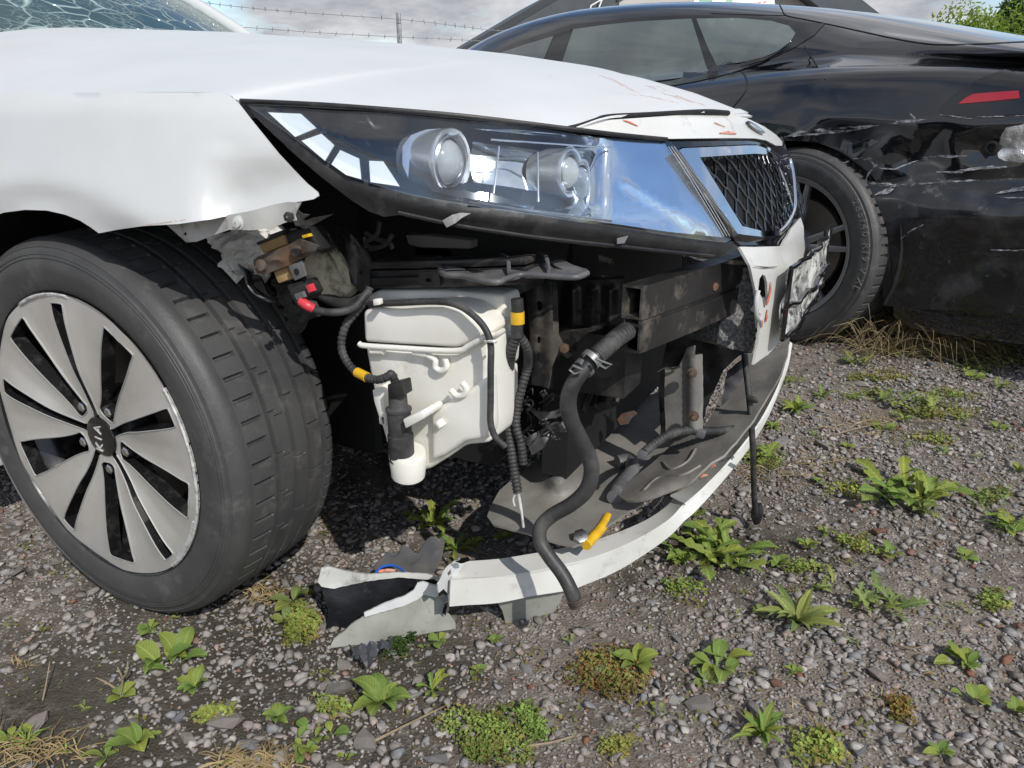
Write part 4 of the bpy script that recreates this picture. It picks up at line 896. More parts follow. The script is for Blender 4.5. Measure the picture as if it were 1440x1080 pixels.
prism('amber_pin', [at(x, y, Y=YS + .002) for x, y in [(424, 331), (432, 329), (434, 333), (426, 335)]], (0, .008, 0), M['yellow'], sb)
conn = prism('connector', [at(x, y, Y=YS + .006) for x, y in [(402, 401), (426, 394), (436, 414), (428, 424), (414, 428)]], (0, .03, 0), M['black_plastic'], car, bevel=.003)
prism('red_clip', [at(x, y, Y=YS + .002) for x, y in [(430, 402), (434, 400), (438, 410), (434, 412)]], (0, .01, 0), M['red'], conn)
b = MB()
for k in range(4): b.add(*prism_vf([at(x, y, Y=YS + .001) for x, y in [(414 + k * 3, 414 - k), (416 + k * 3, 413 - k), (419 + k * 3, 421 - k), (417 + k * 3, 422 - k)]], (0, .006, 0)))
b.build('connector_grip', M['grey_plastic'], conn)
patch('felt_liner', [(384, 400), (404, 402), (414, 428), (436, 424), (442, 440), (430, 450), (418, 462), (412, 468), (404, 456), (398, 436), (390, 418)], lambda x, y: at(x, y, Y=-.70) + Vector((0, -0.012 * nz((x, y, 0), .09, 2), 0)), M['felt'], car, sp=4, thick=0.012, jag=1.6, smooth=80)
patch('liner_edge', [(334, 372), (344, 382), (350, 402), (366, 420), (380, 424), (388, 426), (376, 412), (366, 390), (356, 384)], plane(-.74), M['gloss_black'], car, sp=6, thick=0.003)
tube('liner_lip', [at(x, y, Y=-.745) for x, y in [(336, 372), (344, 384), (348, 400), (360, 414), (380, 424)]], 0.002, M['grey_plastic'], car, seg=6)
# cream horn body behind the bracket
hc = at(470, 380, Y=-.655)
v, f = lathe_vf(hc, (0.35, -0.9, 0.2), [(-.06, .024), (-.03, .040), (0, .045), (.010, .041), (.017, .027), (.020, .008), (.020, .0006)], 36)
v = [p + Vector((0, 0.008 * nz(p, 22), 0.006 * nz(p, 17, 4))) for p in v]
build('horn', v, f, M['cream'], car)
patch('horn_strap', [(440, 318), (458, 324), (474, 356), (488, 380), (492, 402), (484, 398), (470, 366), (452, 340)], plane(-.675), M['cream'], car, sp=6, thick=0.003)

# ---- washer tank
YT = -0.70; dT = Vector((0.0, 0.075, 0.0))
tank_low = [(512, 487), (560, 494), (640, 497), (687, 477), (690, 520), (690, 600), (688, 624), (654, 627), (628, 645), (604, 660), (580, 668), (562, 672), (546, 664), (544, 646), (546, 634), (541, 620), (533, 592), (526, 560), (518, 520)]
tank = prism('washer_tank', [at(x, y, Y=YT) for x, y in tank_low], dT, M['tank'], car, bevel=.012, seg=3, smooth=50)
prism('tank_lid', [at(x, y, Y=YT - .006) for x, y in [(509, 437), (520, 434), (622, 430), (650, 437), (672, 454), (686, 470), (672, 480), (640, 490), (560, 485), (511, 482)]], dT + Vector((0, .01, 0)), M['tank'], tank, bevel=.012, seg=3, smooth=50)
prism('tank_back', [at(x, y, Y=YT + .055) for x, y in [(514, 418), (530, 408), (620, 408), (708, 415), (712, 452), (708, 518), (700, 524), (690, 520), (640, 470), (520, 440)]], (0, .05, 0), M['tank'], tank, bevel=.010, seg=3, smooth=50)
prism('tank_back', [at(x, y, Y=YT + .06) for x, y in [(690, 520), (706, 524), (708, 600), (700, 608), (690, 600)]], (0, .05, 0), M['tank'], tank, bevel=.004)
fl = [(505, 483), (512, 486), (560, 489.5), (638, 493.5), (660, 486), (685, 472), (700, 469), (722, 456)]
def YF(x): return YT - .010 if x < 690 else YT - .010 + (x - 690) * .0034
tube('tank_seam', [at(x, y, Y=YF(x)) for x, y in fl], 0.0042, M['tank'], tank, seg=8)
prism('tank_step', [at(x, y, Y=YT - .012) for x, y in [(604, 578), (622, 570), (660, 548), (686, 528), (689, 600), (686, 618), (654, 622), (624, 642), (606, 650)]], (0, .03, 0), M['tank'], tank, bevel=.008, seg=3, smooth=50)
for pts, dy, r in (([(602, 500), (612, 506), (612, 516), (620, 521), (628, 516), (626, 504)], .006, .0045), ([(634, 548), (642, 556), (652, 555), (656, 546), (650, 538)], .014, .0045), ([(522, 494), (540, 494)], .006, .005), ([(582, 496), (602, 499)], .006, .005), ([(616, 592), (622, 600)], .014, .007)):
    tube('tank_clip', [at(x, y, Y=YT - dy) for x, y in pts], r, M['tank'], tank, seg=8)
oc = at(574, 655, Y=YT - .025)
lathe('tank_outlet', oc, (0.12, -0.1, 1), [(-.020, .001), (-.020, .020), (-.016, .0245), (.020, .0275), (.026, .0245), (.027, .001)], M['tank'], tank, seg=32)
pc = at(565, 638, Y=YT - .035); pax = (at(558, 540, Y=YT - .035) - pc)
pl = pax.length
pump = lathe('washer_pump', pc, pax, [(-.01, .001), (-.01, .018), (.03, .0185), (.031, .0168), (.066, .0168), (.067, .0185), (pl * .66, .0185), (pl * .68, .015), (pl * .70, .0135), (pl * .97, .0125), (pl * .98, .006), (pl * 1.02, .005), (pl * 1.02, .0004)], M['cable'], tank, seg=28)
prism('pump_plug', [at(x, y, Y=YT - .052) for x, y in [(544, 541), (566, 536), (569, 556), (547, 561)]], (0, .02, 0), M['black_plastic'], pump, bevel=.002)
prism('tank_bracket', [at(x, y, Y=YT - .056) for x, y in [(566, 590), (592, 578), (598, 582), (596, 589), (570, 603)]], (0, .045, 0), M['tank'], tank, bevel=.002)
prism('tank_bracket', [at(x, y, Y=YT - .03) for x, y in [(523, 549), (530, 545), (540, 552), (543, 600), (536, 598), (526, 566)]], (0, .03, 0), M['tank'], tank, bevel=.002)
prism('tank_bracket', [at(x, y, Y=YT - .03) for x, y in [(532, 586), (541, 584), (542, 598), (533, 597)]], (0, .02, 0), M['tank'], tank, bevel=.002)

# ---- hoses and cables
hose = tube('coolant_hose', [at(x, y, Y=Y) for x, y, Y in [(886, 463, -.545), (866, 476, -.58), (845, 494, -.61), (826, 514, -.63), (806, 540, -.645), (799, 565, -.645), (803, 590, -.64), (815, 615, -.63), (828, 642, -.62), (832, 664, -.615), (824, 690, -.615), (802, 710, -.62), (776, 725, -.63), (760, 742, -.64), (760, 762, -.645), (772, 782, -.65), (790, 806, -.655), (802, 828, -.66), (811, 852, -.66)]], [.0112, .0112, .0114, .0104, .0112, .0116, .0116, .0116, .0116, .0116, .0116, .0112, .0112, .0108, .0108, .0108, .0108, .0108, .0108], M['rubber'], car, seg=18)
tube('braided_sleeve', [at(x, y, Y=Y) for x, y, Y in [(888, 462, -.545), (868, 475, -.582), (838, 501, -.618)]], .0128, M['cable'], hose, seg=18, corr=.03, pitch=.006)
for (x, y, x2, y2) in ((832, 505, 826, 511), (822, 517, 816, 523)):
    c = at(x, y, Y=-.628); lathe('hose_clamp', c, (at(x2, y2, Y=-.634) - c), [(-.004, .0132), (-.004, .0146), (.004, .0146), (.004, .0132)], M['galv'], hose, seg=24)
tube('clamp_spring', [at(x, y, Y=-.648) for x, y in [(838, 504), (846, 508), (860, 513), (852, 518), (843, 513)]], .0018, M['galv'], hose, seg=6, smoothpath=False)
tube('clamp_spring', [at(x, y, Y=-.655) for x, y in [(820, 520), (806, 514), (801, 520), (808, 526), (818, 523)]], .0018, M['galv'], hose, seg=6, smoothpath=False)
for k in range(3): tube('hose_end_ring', [at(808.2 + k * 1.2 - 10, 846 + k * 3.4 + 1.6, Y=-.672), at(809.5 + k * 1.2, 846.5 + k * 3.4 + 2, Y=-.6755), at(810 + k * 1.2 + 9, 844 + k * 3.4 - 1, Y=-.668)], .0018, M['rust'], hose, seg=6)
tube('washer_hose', [at(x, y, Y=Y) for x, y, Y in [(520, 428, -.70), (560, 426, -.715), (610, 424, -.715), (640, 428, -.715), (664, 442, -.718), (682, 462, -.720), (690, 485, -.722), (690, 520, -.722), (690, 560, -.722), (690, 595, -.722), (697, 615, -.72), (711, 628, -.715)]], .0045, M['cable'], car, seg=10)
b = MB(); b.add(*prism_vf([at(x, y, Y=-.726) for x, y in [(524, 421), (532, 421), (533, 429), (525, 430)]], (0, .01, 0), .001)); b.add(*tube_vf([at(682, 480, Y=-.722), at(694, 480, Y=-.728), at(697, 481, Y=-.718)], .002, seg=6)); b.build('hose_clip', M['tank'], car)
pcab = tube('pump_cable', [at(x, y, Y=Y) for x, y, Y in [(520, 404, -.69), (512, 424, -.70), (498, 442, -.71), (486, 458, -.72), (480, 482, -.725), (484, 502, -.73), (497, 520, -.735), (512, 529, -.74), (530, 534, -.745), (544, 530, -.748), (551, 526, -.745), (556, 538, -.738)]], .0058, M['cable'], car, seg=10, corr=.07, pitch=.007)
tube('yellow_tape', [at(502, 523.5, Y=-.737), at(516, 530.5, Y=-.742)], .0072, M['yellow'], pcab, seg=12, smoothpath=False)
scab = tube('sensor_cable', [at(x, y, Y=Y) for x, y, Y in [(424, 424, -.76), (440, 434, -.755), (460, 439, -.75), (482, 438, -.74), (500, 430, -.72), (516, 412, -.70)]], .0055, M['cable'], car, seg=10)
tube('red_sleeve', [at(423, 423, Y=-.761), at(432, 429.5, Y=-.7605), at(440, 433.5, Y=-.7555)], .0068, M['red'], scab, seg=12)
tube('loom_tube', [at(x, y, Y=Y) for x, y, Y in [(430, 388, -.66), (440, 406, -.665), (462, 420, -.67), (490, 428, -.68), (512, 420, -.69)]], .009, M['rubber'], car, seg=12)
loom = tube('wiring_loom', [at(x, y, Y=-.655) for x, y in [(727, 420), (728, 440), (727, 462), (728, 474)]], .0085, M['cable'], car, seg=12)
tube('yellow_tape', [at(727.5, 438, Y=-.655), at(728, 455, Y=-.655)], .0095, M['yellow'], loom, seg=14, smoothpath=False)
tube('loom_branch', [at(x, y, Y=Y) for x, y, Y in [(726, 472, -.655), (718, 500, -.65), (715, 540, -.62), (714, 580, -.625), (717, 620, -.63), (723, 660, -.635), (728, 692, -.64)]], .0068, M['cable'], loom, seg=12, corr=.10, pitch=.006)
tube('loom_branch', [at(x, y, Y=Y) for x, y, Y in [(730, 472, -.655), (741, 490, -.64), (742, 515, -.615), (734, 545, -.62), (727, 575, -.625), (726, 600, -.63), (733, 625, -.63), (736, 652, -.63)]], .0062, M['cable'], loom, seg=12, corr=.09, pitch=.006)
tube('loom_branch', [at(x, y, Y=Y) for x, y, Y in [(724, 472, -.655), (713, 498, -.62), (712, 540, -.59), (724, 575, -.59), (722, 605, -.6)]], .005, M['cable'], loom, seg=10)
tube('frayed_wire', [at(x, y, Y=Y) for x, y, Y in [(728, 690, -.64), (731, 704, -.645), (734, 724, -.65), (736, 742, -.655)]], .0022, M['primer'], loom, seg=6)
tube('frayed_wire', [at(x, y, Y=Y) for x, y, Y in [(727, 690, -.64), (722, 702, -.645), (724, 712, -.65)]], .0015, M['primer'], loom, seg=6)
fray = MB()
for k in range(26):
    a = (random.uniform(738, 790), random.uniform(545, 620)); pts = [a]
    for _ in range(3): pts.append((pts[-1][0] + random.uniform(-16, 16), pts[-1][1] + random.uniform(-14, 14)))
    fray.add(*tube_vf([at(x, y, Y=-.50 + random.uniform(-.02, .02)) for x, y in pts], random.uniform(.0008, .0022), seg=5))
fray.build('frayed_wires', M['cable'], car, kind='stuff')
for poly in ([(738, 618), (770, 598), (800, 590), (800, 600), (776, 614), (762, 632), (748, 640)], [(742, 575), (770, 580), (796, 572), (792, 584), (762, 592)]):
    patch('torn_bracket', poly, lambda x, y: at(x, y, Y=-.50 - .014 * nz((x, y, 0), .07)), M['grey_plastic'], car, sp=5, thick=.003, jag=.8)

# ---- interior that closes the bay: dark boxes added to stop light leaks
def dark(name, pts, vec, mat='dark_inside', **k): return prism(name, pts, vec, M[mat], car, **k)
dark('radiator', [Vector((.64, -.40, .20)), Vector((.64, .42, .20)), Vector((.64, .42, .70)), Vector((.64, -.40, .70))], (-.05, 0, 0))
dark('bay_backing_block', [Vector((-.55, -.42, .20)), Vector((.50, -.42, .20)), Vector((.50, -.42, .76)), Vector((-.55, -.42, .80))], (0, .84, 0))
dark('inner_wing', [Vector((-.55, -.50, .42)), Vector((.62, -.50, .42)), Vector((.66, -.50, .70)), Vector((.1, -.50, .80)), Vector((-.55, -.50, .84))], (0, .06, 0))
dark('frame_rail', [Vector((-.4, -.46, .36)), Vector((.76, -.46, .40)), Vector((.76, -.46, .50)), Vector((-.4, -.46, .48))], (0, .08, 0), 'black_steel')
dark('lamp_backing', [Vector((.30, -.50, .70)), Vector((.80, -.28, .70)), Vector((.80, -.28, .76)), Vector((.30, -.50, .78))], (-.02, .05, 0))
dark('slam_panel', [Vector((.70, -.40, .66)), Vector((.76, .40, .66)), Vector((.76, .40, .72)), Vector((.70, -.40, .72))], (-.04, 0, 0))
lv = []; lf = []; NA = 26
for i in range(NA + 1):
    a = math.pi * (-0.08 + 1.16 * i / NA)
    for y in (-.52, -.60, -.72, -.84):
        r = .400 if y > -.80 else .394; lv.append(Vector((r * math.cos(a), y, .33 + r * math.sin(a))))
for i in range(NA):
    for k in range(3): q = i * 4 + k; lf.append([q, q + 1, q + 5, q + 4])
lv2 = [p for p in lv]
lf = [q for q in lf if not (lv[q[0]].x > .12)]; us = sorted({i for q in lf for i in q}); mp_ = {i: k for k, i in enumerate(us)}
build('arch_liner', [lv[i] for i in us], [[mp_[i] for i in q] for q in lf], M['dark_inside'], car)
dark('arch_wall', [Vector((-.42, -.515, .22)), Vector((.30, -.515, .22)), Vector((.30, -.515, .75)), Vector((-.42, -.515, .75))], (0, .02, 0))
for k in range(7):
    a = at(770 + k * 16, 590 - k * 4, Y=-.34); b_ = at(820 + k * 12, 520 - k * 3, Y=-.25)
    tube('under_pipe', [a, (a + b_) / 2 + Vector((0, 0, .01)), b_], .006 + .003 * (k % 3), M['black_plastic'], car, seg=8)
patch('under_bracket', [(868, 590), (874, 582), (890, 578), (896, 582), (888, 588), (884, 596), (872, 598)], plane(-.28), M['rust'], car, sp=6, thick=.003)

patch('torn_liner', [(940, 470), (1000, 462), (1062, 476), (1056, 496), (1040, 500), (1018, 520), (1006, 545), (992, 575), (985, 610), (930, 625), (925, 540)], lambda x, y: at(x, y, Y=-.16 + .012 * nz((x, y, 0), .05)), M['black_plastic'], car, sp=8, thick=.004, jag=1.2)
patch('torn_liner', [(1022, 522), (1034, 512), (1046, 502), (1050, 520), (1040, 540), (1026, 560), (1014, 572)], lambda x, y: at(x, y, Y=-.10 + .012 * nz((x, y, 0), .06)), M['grey_plastic'], car, sp=6, thick=.004, jag=1.0)

# ---- undertray: left sheet, right tray and the white lower lip hanging off the nose
def trayz(x, y): return at(x, y, Z=0.150 + 0.00012 * (x - 690) + 0.006 * nz((x, y, 0), .02, 4) + 0.042 * math.exp(-(((x - 786) / 20) ** 2 + ((y - 672) / 17) ** 2)) - .02 * math.exp(-(((x - 783) / 7) ** 2 + ((y - 660) / 6) ** 2)))
patch('undertray', [(685, 726), (690, 712), (702, 690), (722, 672), (770, 636), (830, 600), (880, 570), (940, 545), (980, 560), (975, 600), (940, 640), (915, 680), (905, 708), (880, 722), (852, 740), (825, 762), (806, 768), (780, 762), (735, 748), (694, 738)], trayz, M['dusty_tray'], car, sp=8, thick=.004, jag=.4)
mb_ = at(786, 676, Z=.150)
v, f = lathe_vf(mb_, (0, 0, 1), [(-.004, .050), (.004, .042), (.022, .026), (.030, .021), (.031, .016), (.026, .0125), (.004, .0115), (.003, .0004)], 28)
v = [p + Vector((.003 * nz(p, 40), .003 * nz(p, 40, 3), 0)) for p in v]
build('mount_boss', v, f, M['dusty_tray'], car)
tube('tray_duct', [at(x, y, Z=.185) for x, y in [(868, 650), (886, 648), (888, 664), (872, 684), (864, 700)]], .014, M['grey_plastic'], car, seg=12)
def rtz(x, y): return at(x, y, Z=0.185 + 0.00058 * (x - 868) + 0.014 * math.exp(-((y - (760 - .42 * (x - 700)) - 20) / 16) ** 2) + 0.004 * nz((x, y, 0), .03))
rt_ = patch('bumper_tray', [(866, 694), (876, 684), (896, 668), (925, 644), (948, 622), (985, 606), (1000, 585), (1012, 560), (1034, 528), (1046, 512), (1040, 500), (1052, 492), (1064, 506), (1085, 498), (1104, 478), (1111, 462), (1107, 500), (1096, 530), (1078, 560), (1060, 590), (1040, 615), (1018, 640), (1000, 650), (985, 664), (965, 684), (940, 692), (905, 704), (882, 704)], rtz, M['dusty_tray'], car, sp=8, thick=.004, jag=.4)
tube('tray_rib', [rtz(x, y) for x, y in [(905, 690), (926, 672), (960, 668), (985, 655)]], .003, M['dusty_tray'], rt_, seg=8)
tube('tray_rib', [rtz(x, y) for x, y in [(932, 650), (944, 660), (966, 650), (978, 632)]], .003, M['dusty_tray'], rt_, seg=8)
ycurve = lambda x: float(np.interp(x, [630, 700, 760, 800, 860, 920, 980, 1040, 1080, 1112], [-.70, -.635, -.585, -.545, -.47, -.37, -.25, -.09, .06, .24]))
Tt = [(640, 792), (660, 789), (700, 786), (745, 779), (790, 771), (825, 763), (865, 750), (905, 733), (932, 716), (946, 702), (943, 696), (970, 684), (1000, 658), (1030, 630), (1062, 590), (1085, 550), (1100, 515), (1109, 480)]
Tc = [(634, 816), (658, 814), (700, 811), (748, 803), (795, 793), (832, 784), (872, 769), (912, 749), (942, 729), (958, 712), (965, 706), (986, 688), (1012, 662), (1040, 630), (1068, 592), (1089, 553), (1103, 517), (1110.5, 481)]
Tb = [(632, 853), (656, 851), (700, 848), (750, 838), (800, 830), (826, 821), (868, 803), (912, 776), (944, 752), (962, 733), (974, 723), (996, 700), (1022, 670), (1050, 634), (1075, 594), (1093, 556), (1106, 519), (1112, 482)]
def lip_part(name, A, B, mat, oa, ob, parent, holes=False):
    NR = 5; A = [(p.x, p.y) for p in crs([(x, y, 0) for x, y in A], 4)]; B = [(p.x, p.y) for p in crs([(x, y, 0) for x, y in B], 4)]
    V = []
    for p, q in zip(A, B):
        for k in range(NR):
            t = k / (NR - 1); x, y = p[0] + (q[0] - p[0]) * t, p[1] + (q[1] - p[1]) * t
            V.append(at(x, y, Y=ycurve((p[0] + q[0]) / 2) + oa + (ob - oa) * t))
    T = []
    for i in range(len(A) - 1):
        for k in range(NR - 1): a = i * NR + k; T += [[a, a + 1, a + NR + 1], [a, a + NR + 1, a + NR]]
    v, f = sheet_vf(V, T, .004); return build(name, v, f, mat, parent, 50)
lipo = lip_part('lower_bumper_lip', Tt, Tc, M['white_dirty'], .045, .004, bumper)
lip_part('lip_lower_face', Tc, Tb, M['white_dirty'], .004, -.001, bumper)
for pts, w in (([(985, 672), (990, 668), (996, 668)], [.6, 2, .5]), ([(1001, 657), (1006, 654)], [1, 1.5])): sstrip('scrape', pts, w, M['red_scrape'], lipo, surf=lambda x, y: at(x, y, Y=ycurve(x) + .02), jag=.4)
patch('lip_end', [(633, 853), (631, 836), (624, 828), (617, 834), (616, 822), (622, 812), (628, 800), (640, 790), (650, 787), (655, 790), (648, 800), (640, 816), (637, 835)], lambda x, y: at(x, y, Y=-.700 + .0014 * (x - 620)), M['white'], lipo, sp=5, thick=.003, jag=.8, holes=[[(629, 806), (634, 800), (635, 808), (631, 812)]])
patch('torn_edge', [(640, 790), (648, 786), (656, 784), (660, 789), (652, 792)], lambda x, y: at(x, y, Y=-.69), M['gloss_black'], lipo, sp=4, thick=.003, jag=1.2)
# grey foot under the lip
patch('lip_foot', [(700, 848), (752, 838), (794, 830), (788, 846), (778, 862), (764, 876), (750, 882), (738, 888), (716, 893), (708, 886), (710, 872), (706, 858)], lambda x, y: at(x, y, Y=ycurve(x) + .035 + .0004 * (y - 850)), M['white_under'], lipo, sp=7, thick=.004, jag=.4)

# cables on the tray
tube('tray_cable', [at(x, y, Y=Y) for x, y, Y in [(906, 636, -.42), (918, 626, -.40), (936, 614, -.37), (960, 606, -.33), (985, 606, -.29), (1012, 606, -.24), (1040, 602, -.19), (1058, 594, -.16)]], .0075, M['cable'], car, seg=12, corr=.08, pitch=.007)
for x, y, Y in ((902, 642, -.43), (984, 612, -.31)): prism('cable_clip', [at(x - 5, y - 8, Y=Y), at(x + 8, y - 4, Y=Y), at(x + 5, y + 6, Y=Y), at(x - 7, y + 3, Y=Y)], (0, .012, 0), M['grey_plastic'], car, bevel=.002)
hc_ = tube('hanging_cable', [at(x, y, Y=Y) for x, y, Y in [(1047, 498, -.13), (1049, 520, -.14), (1052, 545, -.15), (1055, 575, -.16), (1057, 600, -.165), (1059, 640, -.15), (1060, 680, -.12), (1061, 705, -.10), (1063, 722, -.085)]], .0058, M['cable'], car, seg=10)
prism('plug', [at(x, y, Y=-.09) for x, y in [(1056, 714), (1069, 712), (1072, 728), (1068, 738), (1060, 740), (1055, 728)]], (0, .022, 0), M['black_plastic'], hc_, bevel=.004)
prism('cable_clip', [at(x, y, Y=-.17) for x, y in [(1049, 556), (1062, 560), (1066, 567), (1058, 568), (1050, 564)]], (0, .008, 0), M['black_plastic'], hc_, bevel=.002)
ycab = tube('yellow_cable', [at(x, y, Z=.16) for x, y in [(868, 700), (862, 716), (852, 732), (838, 752), (826, 766)]], .0075, M['cable'], car, seg=12)
tube('yellow_tape', [at(x, y, Z=.163) for x, y in [(855, 727), (846, 742), (832, 758), (824, 767)]], .0088, M['yellow'], ycab, seg=12)
lathe('cable_nut', at(816, 758, Z=.165), (0.3, -0.5, 1), [(0, .013), (.012, .013), (.013, .010), (.013, .001)], M['steel'], ycab, seg=6)

# ---- windscreen, far pillar, cowl
gv_ = []; gT = []; NU, NW = 24, 10
for i in range(NU + 1):
    y = -.66 + 1.32 * i / NU; xb = -0.80 - 0.24 * (abs(y) / .66) ** 2; zb_ = .975 + .03 * (abs(y) / .66) ** 2
    for k in range(NW + 1):
        t = k / NW; gv_.append(Vector((xb - .80 * t, y * (1 - .12 * t), zb_ + .36 * t + .03 * math.sin(math.pi * t))))
for i in range(NU):
    for k in range(NW): a = i * (NW + 1) + k; gT += [[a, a + 1, a + NW + 2], [a, a + NW + 2, a + NW + 1]]
v, f = sheet_vf(gv_, gT, .005, toward=Vector((0, 0, 5))); build('windscreen', v, f, M['cracked'], car, 60)
for i in (0, NU):
    col_ = [gv_[i * (NW + 1) + k] + Vector((0, .02 if i else -.02, 0)) for k in range(NW + 1)]
    tube('windscreen_pillar', [col_[0] + Vector((.12, 0, -.04))] + col_[::2], .028, M['white'], car, seg=10)
# roof, sides and far wing: the rest of the shell
rv = []; rf = []
st = [(-1.66, 1.40, .58), (-2.1, 1.45, .58), (-2.7, 1.44, .57), (-3.2, 1.36, .55), (-3.75, 1.05, .60), (-3.9, .7, .70)]
for (x, z, w) in st:
    for y, dz_ in ((-w, -.05), (-w * .6, -.01), (0, 0), (w * .6, -.01), (w, -.05)): rv.append(Vector((x, y, z + dz_)))
for i in range(len(st) - 1):
    for k in range(4): a = i * 5 + k; rf.append([a, a + 1, a + 6, a + 5])
build('roof', rv, rf, M['white'], car, 60)
for sgn_ in (-1, 1):
    prism('side_panel', [Vector((-.44, sgn_ * .80, .26)), Vector((-.46, sgn_ * .88, .30)), Vector((-.46, sgn_ * .88, .90)), Vector((-3.7, sgn_ * .86, .96)), Vector((-3.9, sgn_ * .80, .40)), Vector((-3.3, sgn_ * .88, .30))], (0, -sgn_ * .10, 0), M['white'], car, bevel=.01)
    prism('side_glass', [Vector((-1.15, sgn_ * .80, .93)), Vector((-1.75, sgn_ * .60, 1.36)), Vector((-3.1, sgn_ * .58, 1.33)), Vector((-3.6, sgn_ * .74, .97))], (0, -sgn_ * .02, 0), M['window'], car)
    prism('sill', [Vector((-.40, sgn_ * .865, .16)), Vector((-.40, sgn_ * .865, .285)), Vector((-2.4, sgn_ * .865, .285)), Vector((-2.4, sgn_ * .865, .16))], (0, -sgn_ * .12, 0), M['white'], car, bevel=.012)
far = []
for (X, Y) in [(-.5, .90), (0, .90), (.3, .88), (.5, .84), (.65, .76), (.74, .64), (.79, .54)]: far.append((X, Y))
V = []; T = []
for i, (X, Y) in enumerate(far):
    for k, z in enumerate((.26, .40, .52, .62, .70, .76)):
        s = (WZ(z) / .9, LZ(z) / .945); V.append(Vector((X * s[1], Y * s[0], z)))
for i in range(len(far) - 1):
    for k in range(5):
        a = i * 6 + k
        c = (V[a] + V[a + 7]) / 2
        if math.hypot(c.x, c.z - .33) < .42 and c.x < .45: continue
        T += [[a, a + 1, a + 7], [a, a + 7, a + 6]]
v, f = sheet_vf(V, T, .003, toward=Vector((2, 5, 1))); build('far_wing', v, f, M['white'], car, 60)

# ---- wheel builder
def tyre_mesh(name, Mw, mat, parent, Rt, Rb, width, nang, grooves, slits_o, slits_i, nslit, sipes=True, flat=0.0):
    prof = [(0.016, Rb - .004), (.006, Rb), (.001, Rb + .006)]
    h = Rt - Rb
    prof += [(-.002, Rb + h * .22), (-.006, Rb + h * .40), (-.006, Rb + h * .52), (-.004, Rb + h * .60), (-.0028, Rb + h * .605), (-.0028, Rb + h * .63), (-.0038, Rb + h * .635), (-.003, Rb + h * .66), (-.0022, Rb + h * .665), (-.0018, Rb + h * .69), (-.0028, Rb + h * .695), (-.001, Rb + h * .73), (0, Rb + h * .735), (.002, Rb + h * .80), (.0015, Rb + h * .815), (.008, Rb + h * .90), (.015, Rb + h * .945), (.024, Rb + h * .972)]
    w = .030
    while w < width - .028: 
        c = (w - width / 2) / (width / 2); prof.append((w, Rt - .0085 * abs(c) ** 2.6)); w += .0019
    prof += [(width - .024, Rb + h * .965), (width - .014, Rb + h * .93), (width - .004, Rb + h * .78), (width + .004, Rb + h * .5), (width, Rb + .01), (width - .016, Rb - .004)]
    pr = np.array(prof); np_ = len(pr)
    th = np.arange(nang) * 2 * math.pi / nang
    Wm = np.repeat(pr[None, :, 0], nang, 0); Rm = np.repeat(pr[None, :, 1], nang, 0).copy(); Th = np.repeat(th[:, None], np_, 1)
    tread = Rm > Rb + h * .9
    for (g, hw, dp) in grooves: Rm -= np.where(tread & (np.abs(Wm - g) < hw), dp, 0)
    per = 2 * math.pi / nslit
    def dip(w0, w1, slant, dp, p, phase, half):
        a = (Th + slant * (Wm - w0) + phase) % p; return np.where(tread & (Wm > w0) & (Wm < w1) & (np.abs(a - p / 2) < half), dp, 0)
    ha = 2 * math.pi / nang * 0.9
    Rm -= dip(slits_o[0], slits_o[1], 0.0, .0070, per, 0, ha * 1.7); Rm -= dip(slits_i[0], slits_i[1], 0.0, .0060, per * .7, 0, ha)
    if sipes:
        g = [q[0] for q in grooves]
        Rm -= dip(g[0] + .004, g[0] + .017, 0.0, .004, per * 2, .05, ha * .7); Rm -= dip(g[0] + .014, g[1] - .003, 0.0, .003, per * 2, .02, ha * .7)
        if len(g) > 2: Rm -= dip(g[1] + .004, g[1] + .022, 0.0, .004, per * 3, .04, ha * .7)
        if len(g) > 3: Rm -= dip(g[2] + .004, g[3] - .004, 0.0, .004, per * 2.4, .01, ha * .7)
    x = Rm * np.cos(Th); z = Rm * np.sin(Th)
    if flat: z = np.maximum(z, -flat)
    v = np.stack([x, -Wm, z], 2).reshape(-1, 3)      # local: x in plane, y outward, z up
    A = np.array(Mw)[:3, :3]; t = np.array(Mw)[:3, 3]; v = v @ A.T + t
    inv = rootinv(parent); B = np.array(inv)[:3, :3]; v = v @ B.T + np.array(inv)[:3, 3]
    i = np.arange(nang)[:, None]; k = np.arange(np_ - 1)[None]; j = (i + 1) % nang
    f = np.stack([i * np_ + k, i * np_ + k + 1, j * np_ + k + 1, j * np_ + k], 2).reshape(-1, 4)
    me = bpy.data.meshes.new(name); me.vertices.add(len(v)); me.vertices.foreach_set('co', v.astype(np.float32).ravel())
    me.loops.add(f.size); me.loops.foreach_set('vertex_index', f.astype(np.int32).ravel()); me.polygons.add(len(f)); me.polygons.foreach_set('loop_start', np.arange(0, f.size, 4, dtype=np.int32))
    me.update(calc_edges=True); me.polygons.foreach_set('use_smooth', [True] * len(f)); me.set_sharp_from_angle(angle=R(38)); me.materials.append(mat)
    o = bpy.data.objects.new(name, me); COL.objects.link(o); o.parent = parent; return o
def wl(Mw, v): return [Mw @ Vector(p) for p in v]
def text_mesh(name, ch, size, depth, Mt, mat, parent):
    cu = bpy.data.curves.new(name, 'FONT'); cu.body = ch; cu.size = size; cu.extrude = depth; cu.align_x = 'CENTER'; cu.align_y = 'CENTER'; cu.resolution_u = 3
    o = bpy.data.objects.new(name, cu); COL.objects.link(o); dg = bpy.context.evaluated_depsgraph_get(); me = bpy.data.meshes.new_from_object(o.evaluated_get(dg))
    bpy.data.objects.remove(o); me.transform((rootinv(parent) or Matrix()) @ Mt); me.materials.clear(); me.materials.append(mat)
    q = bpy.data.objects.new(name, me); COL.objects.link(q); q.parent = parent; return q

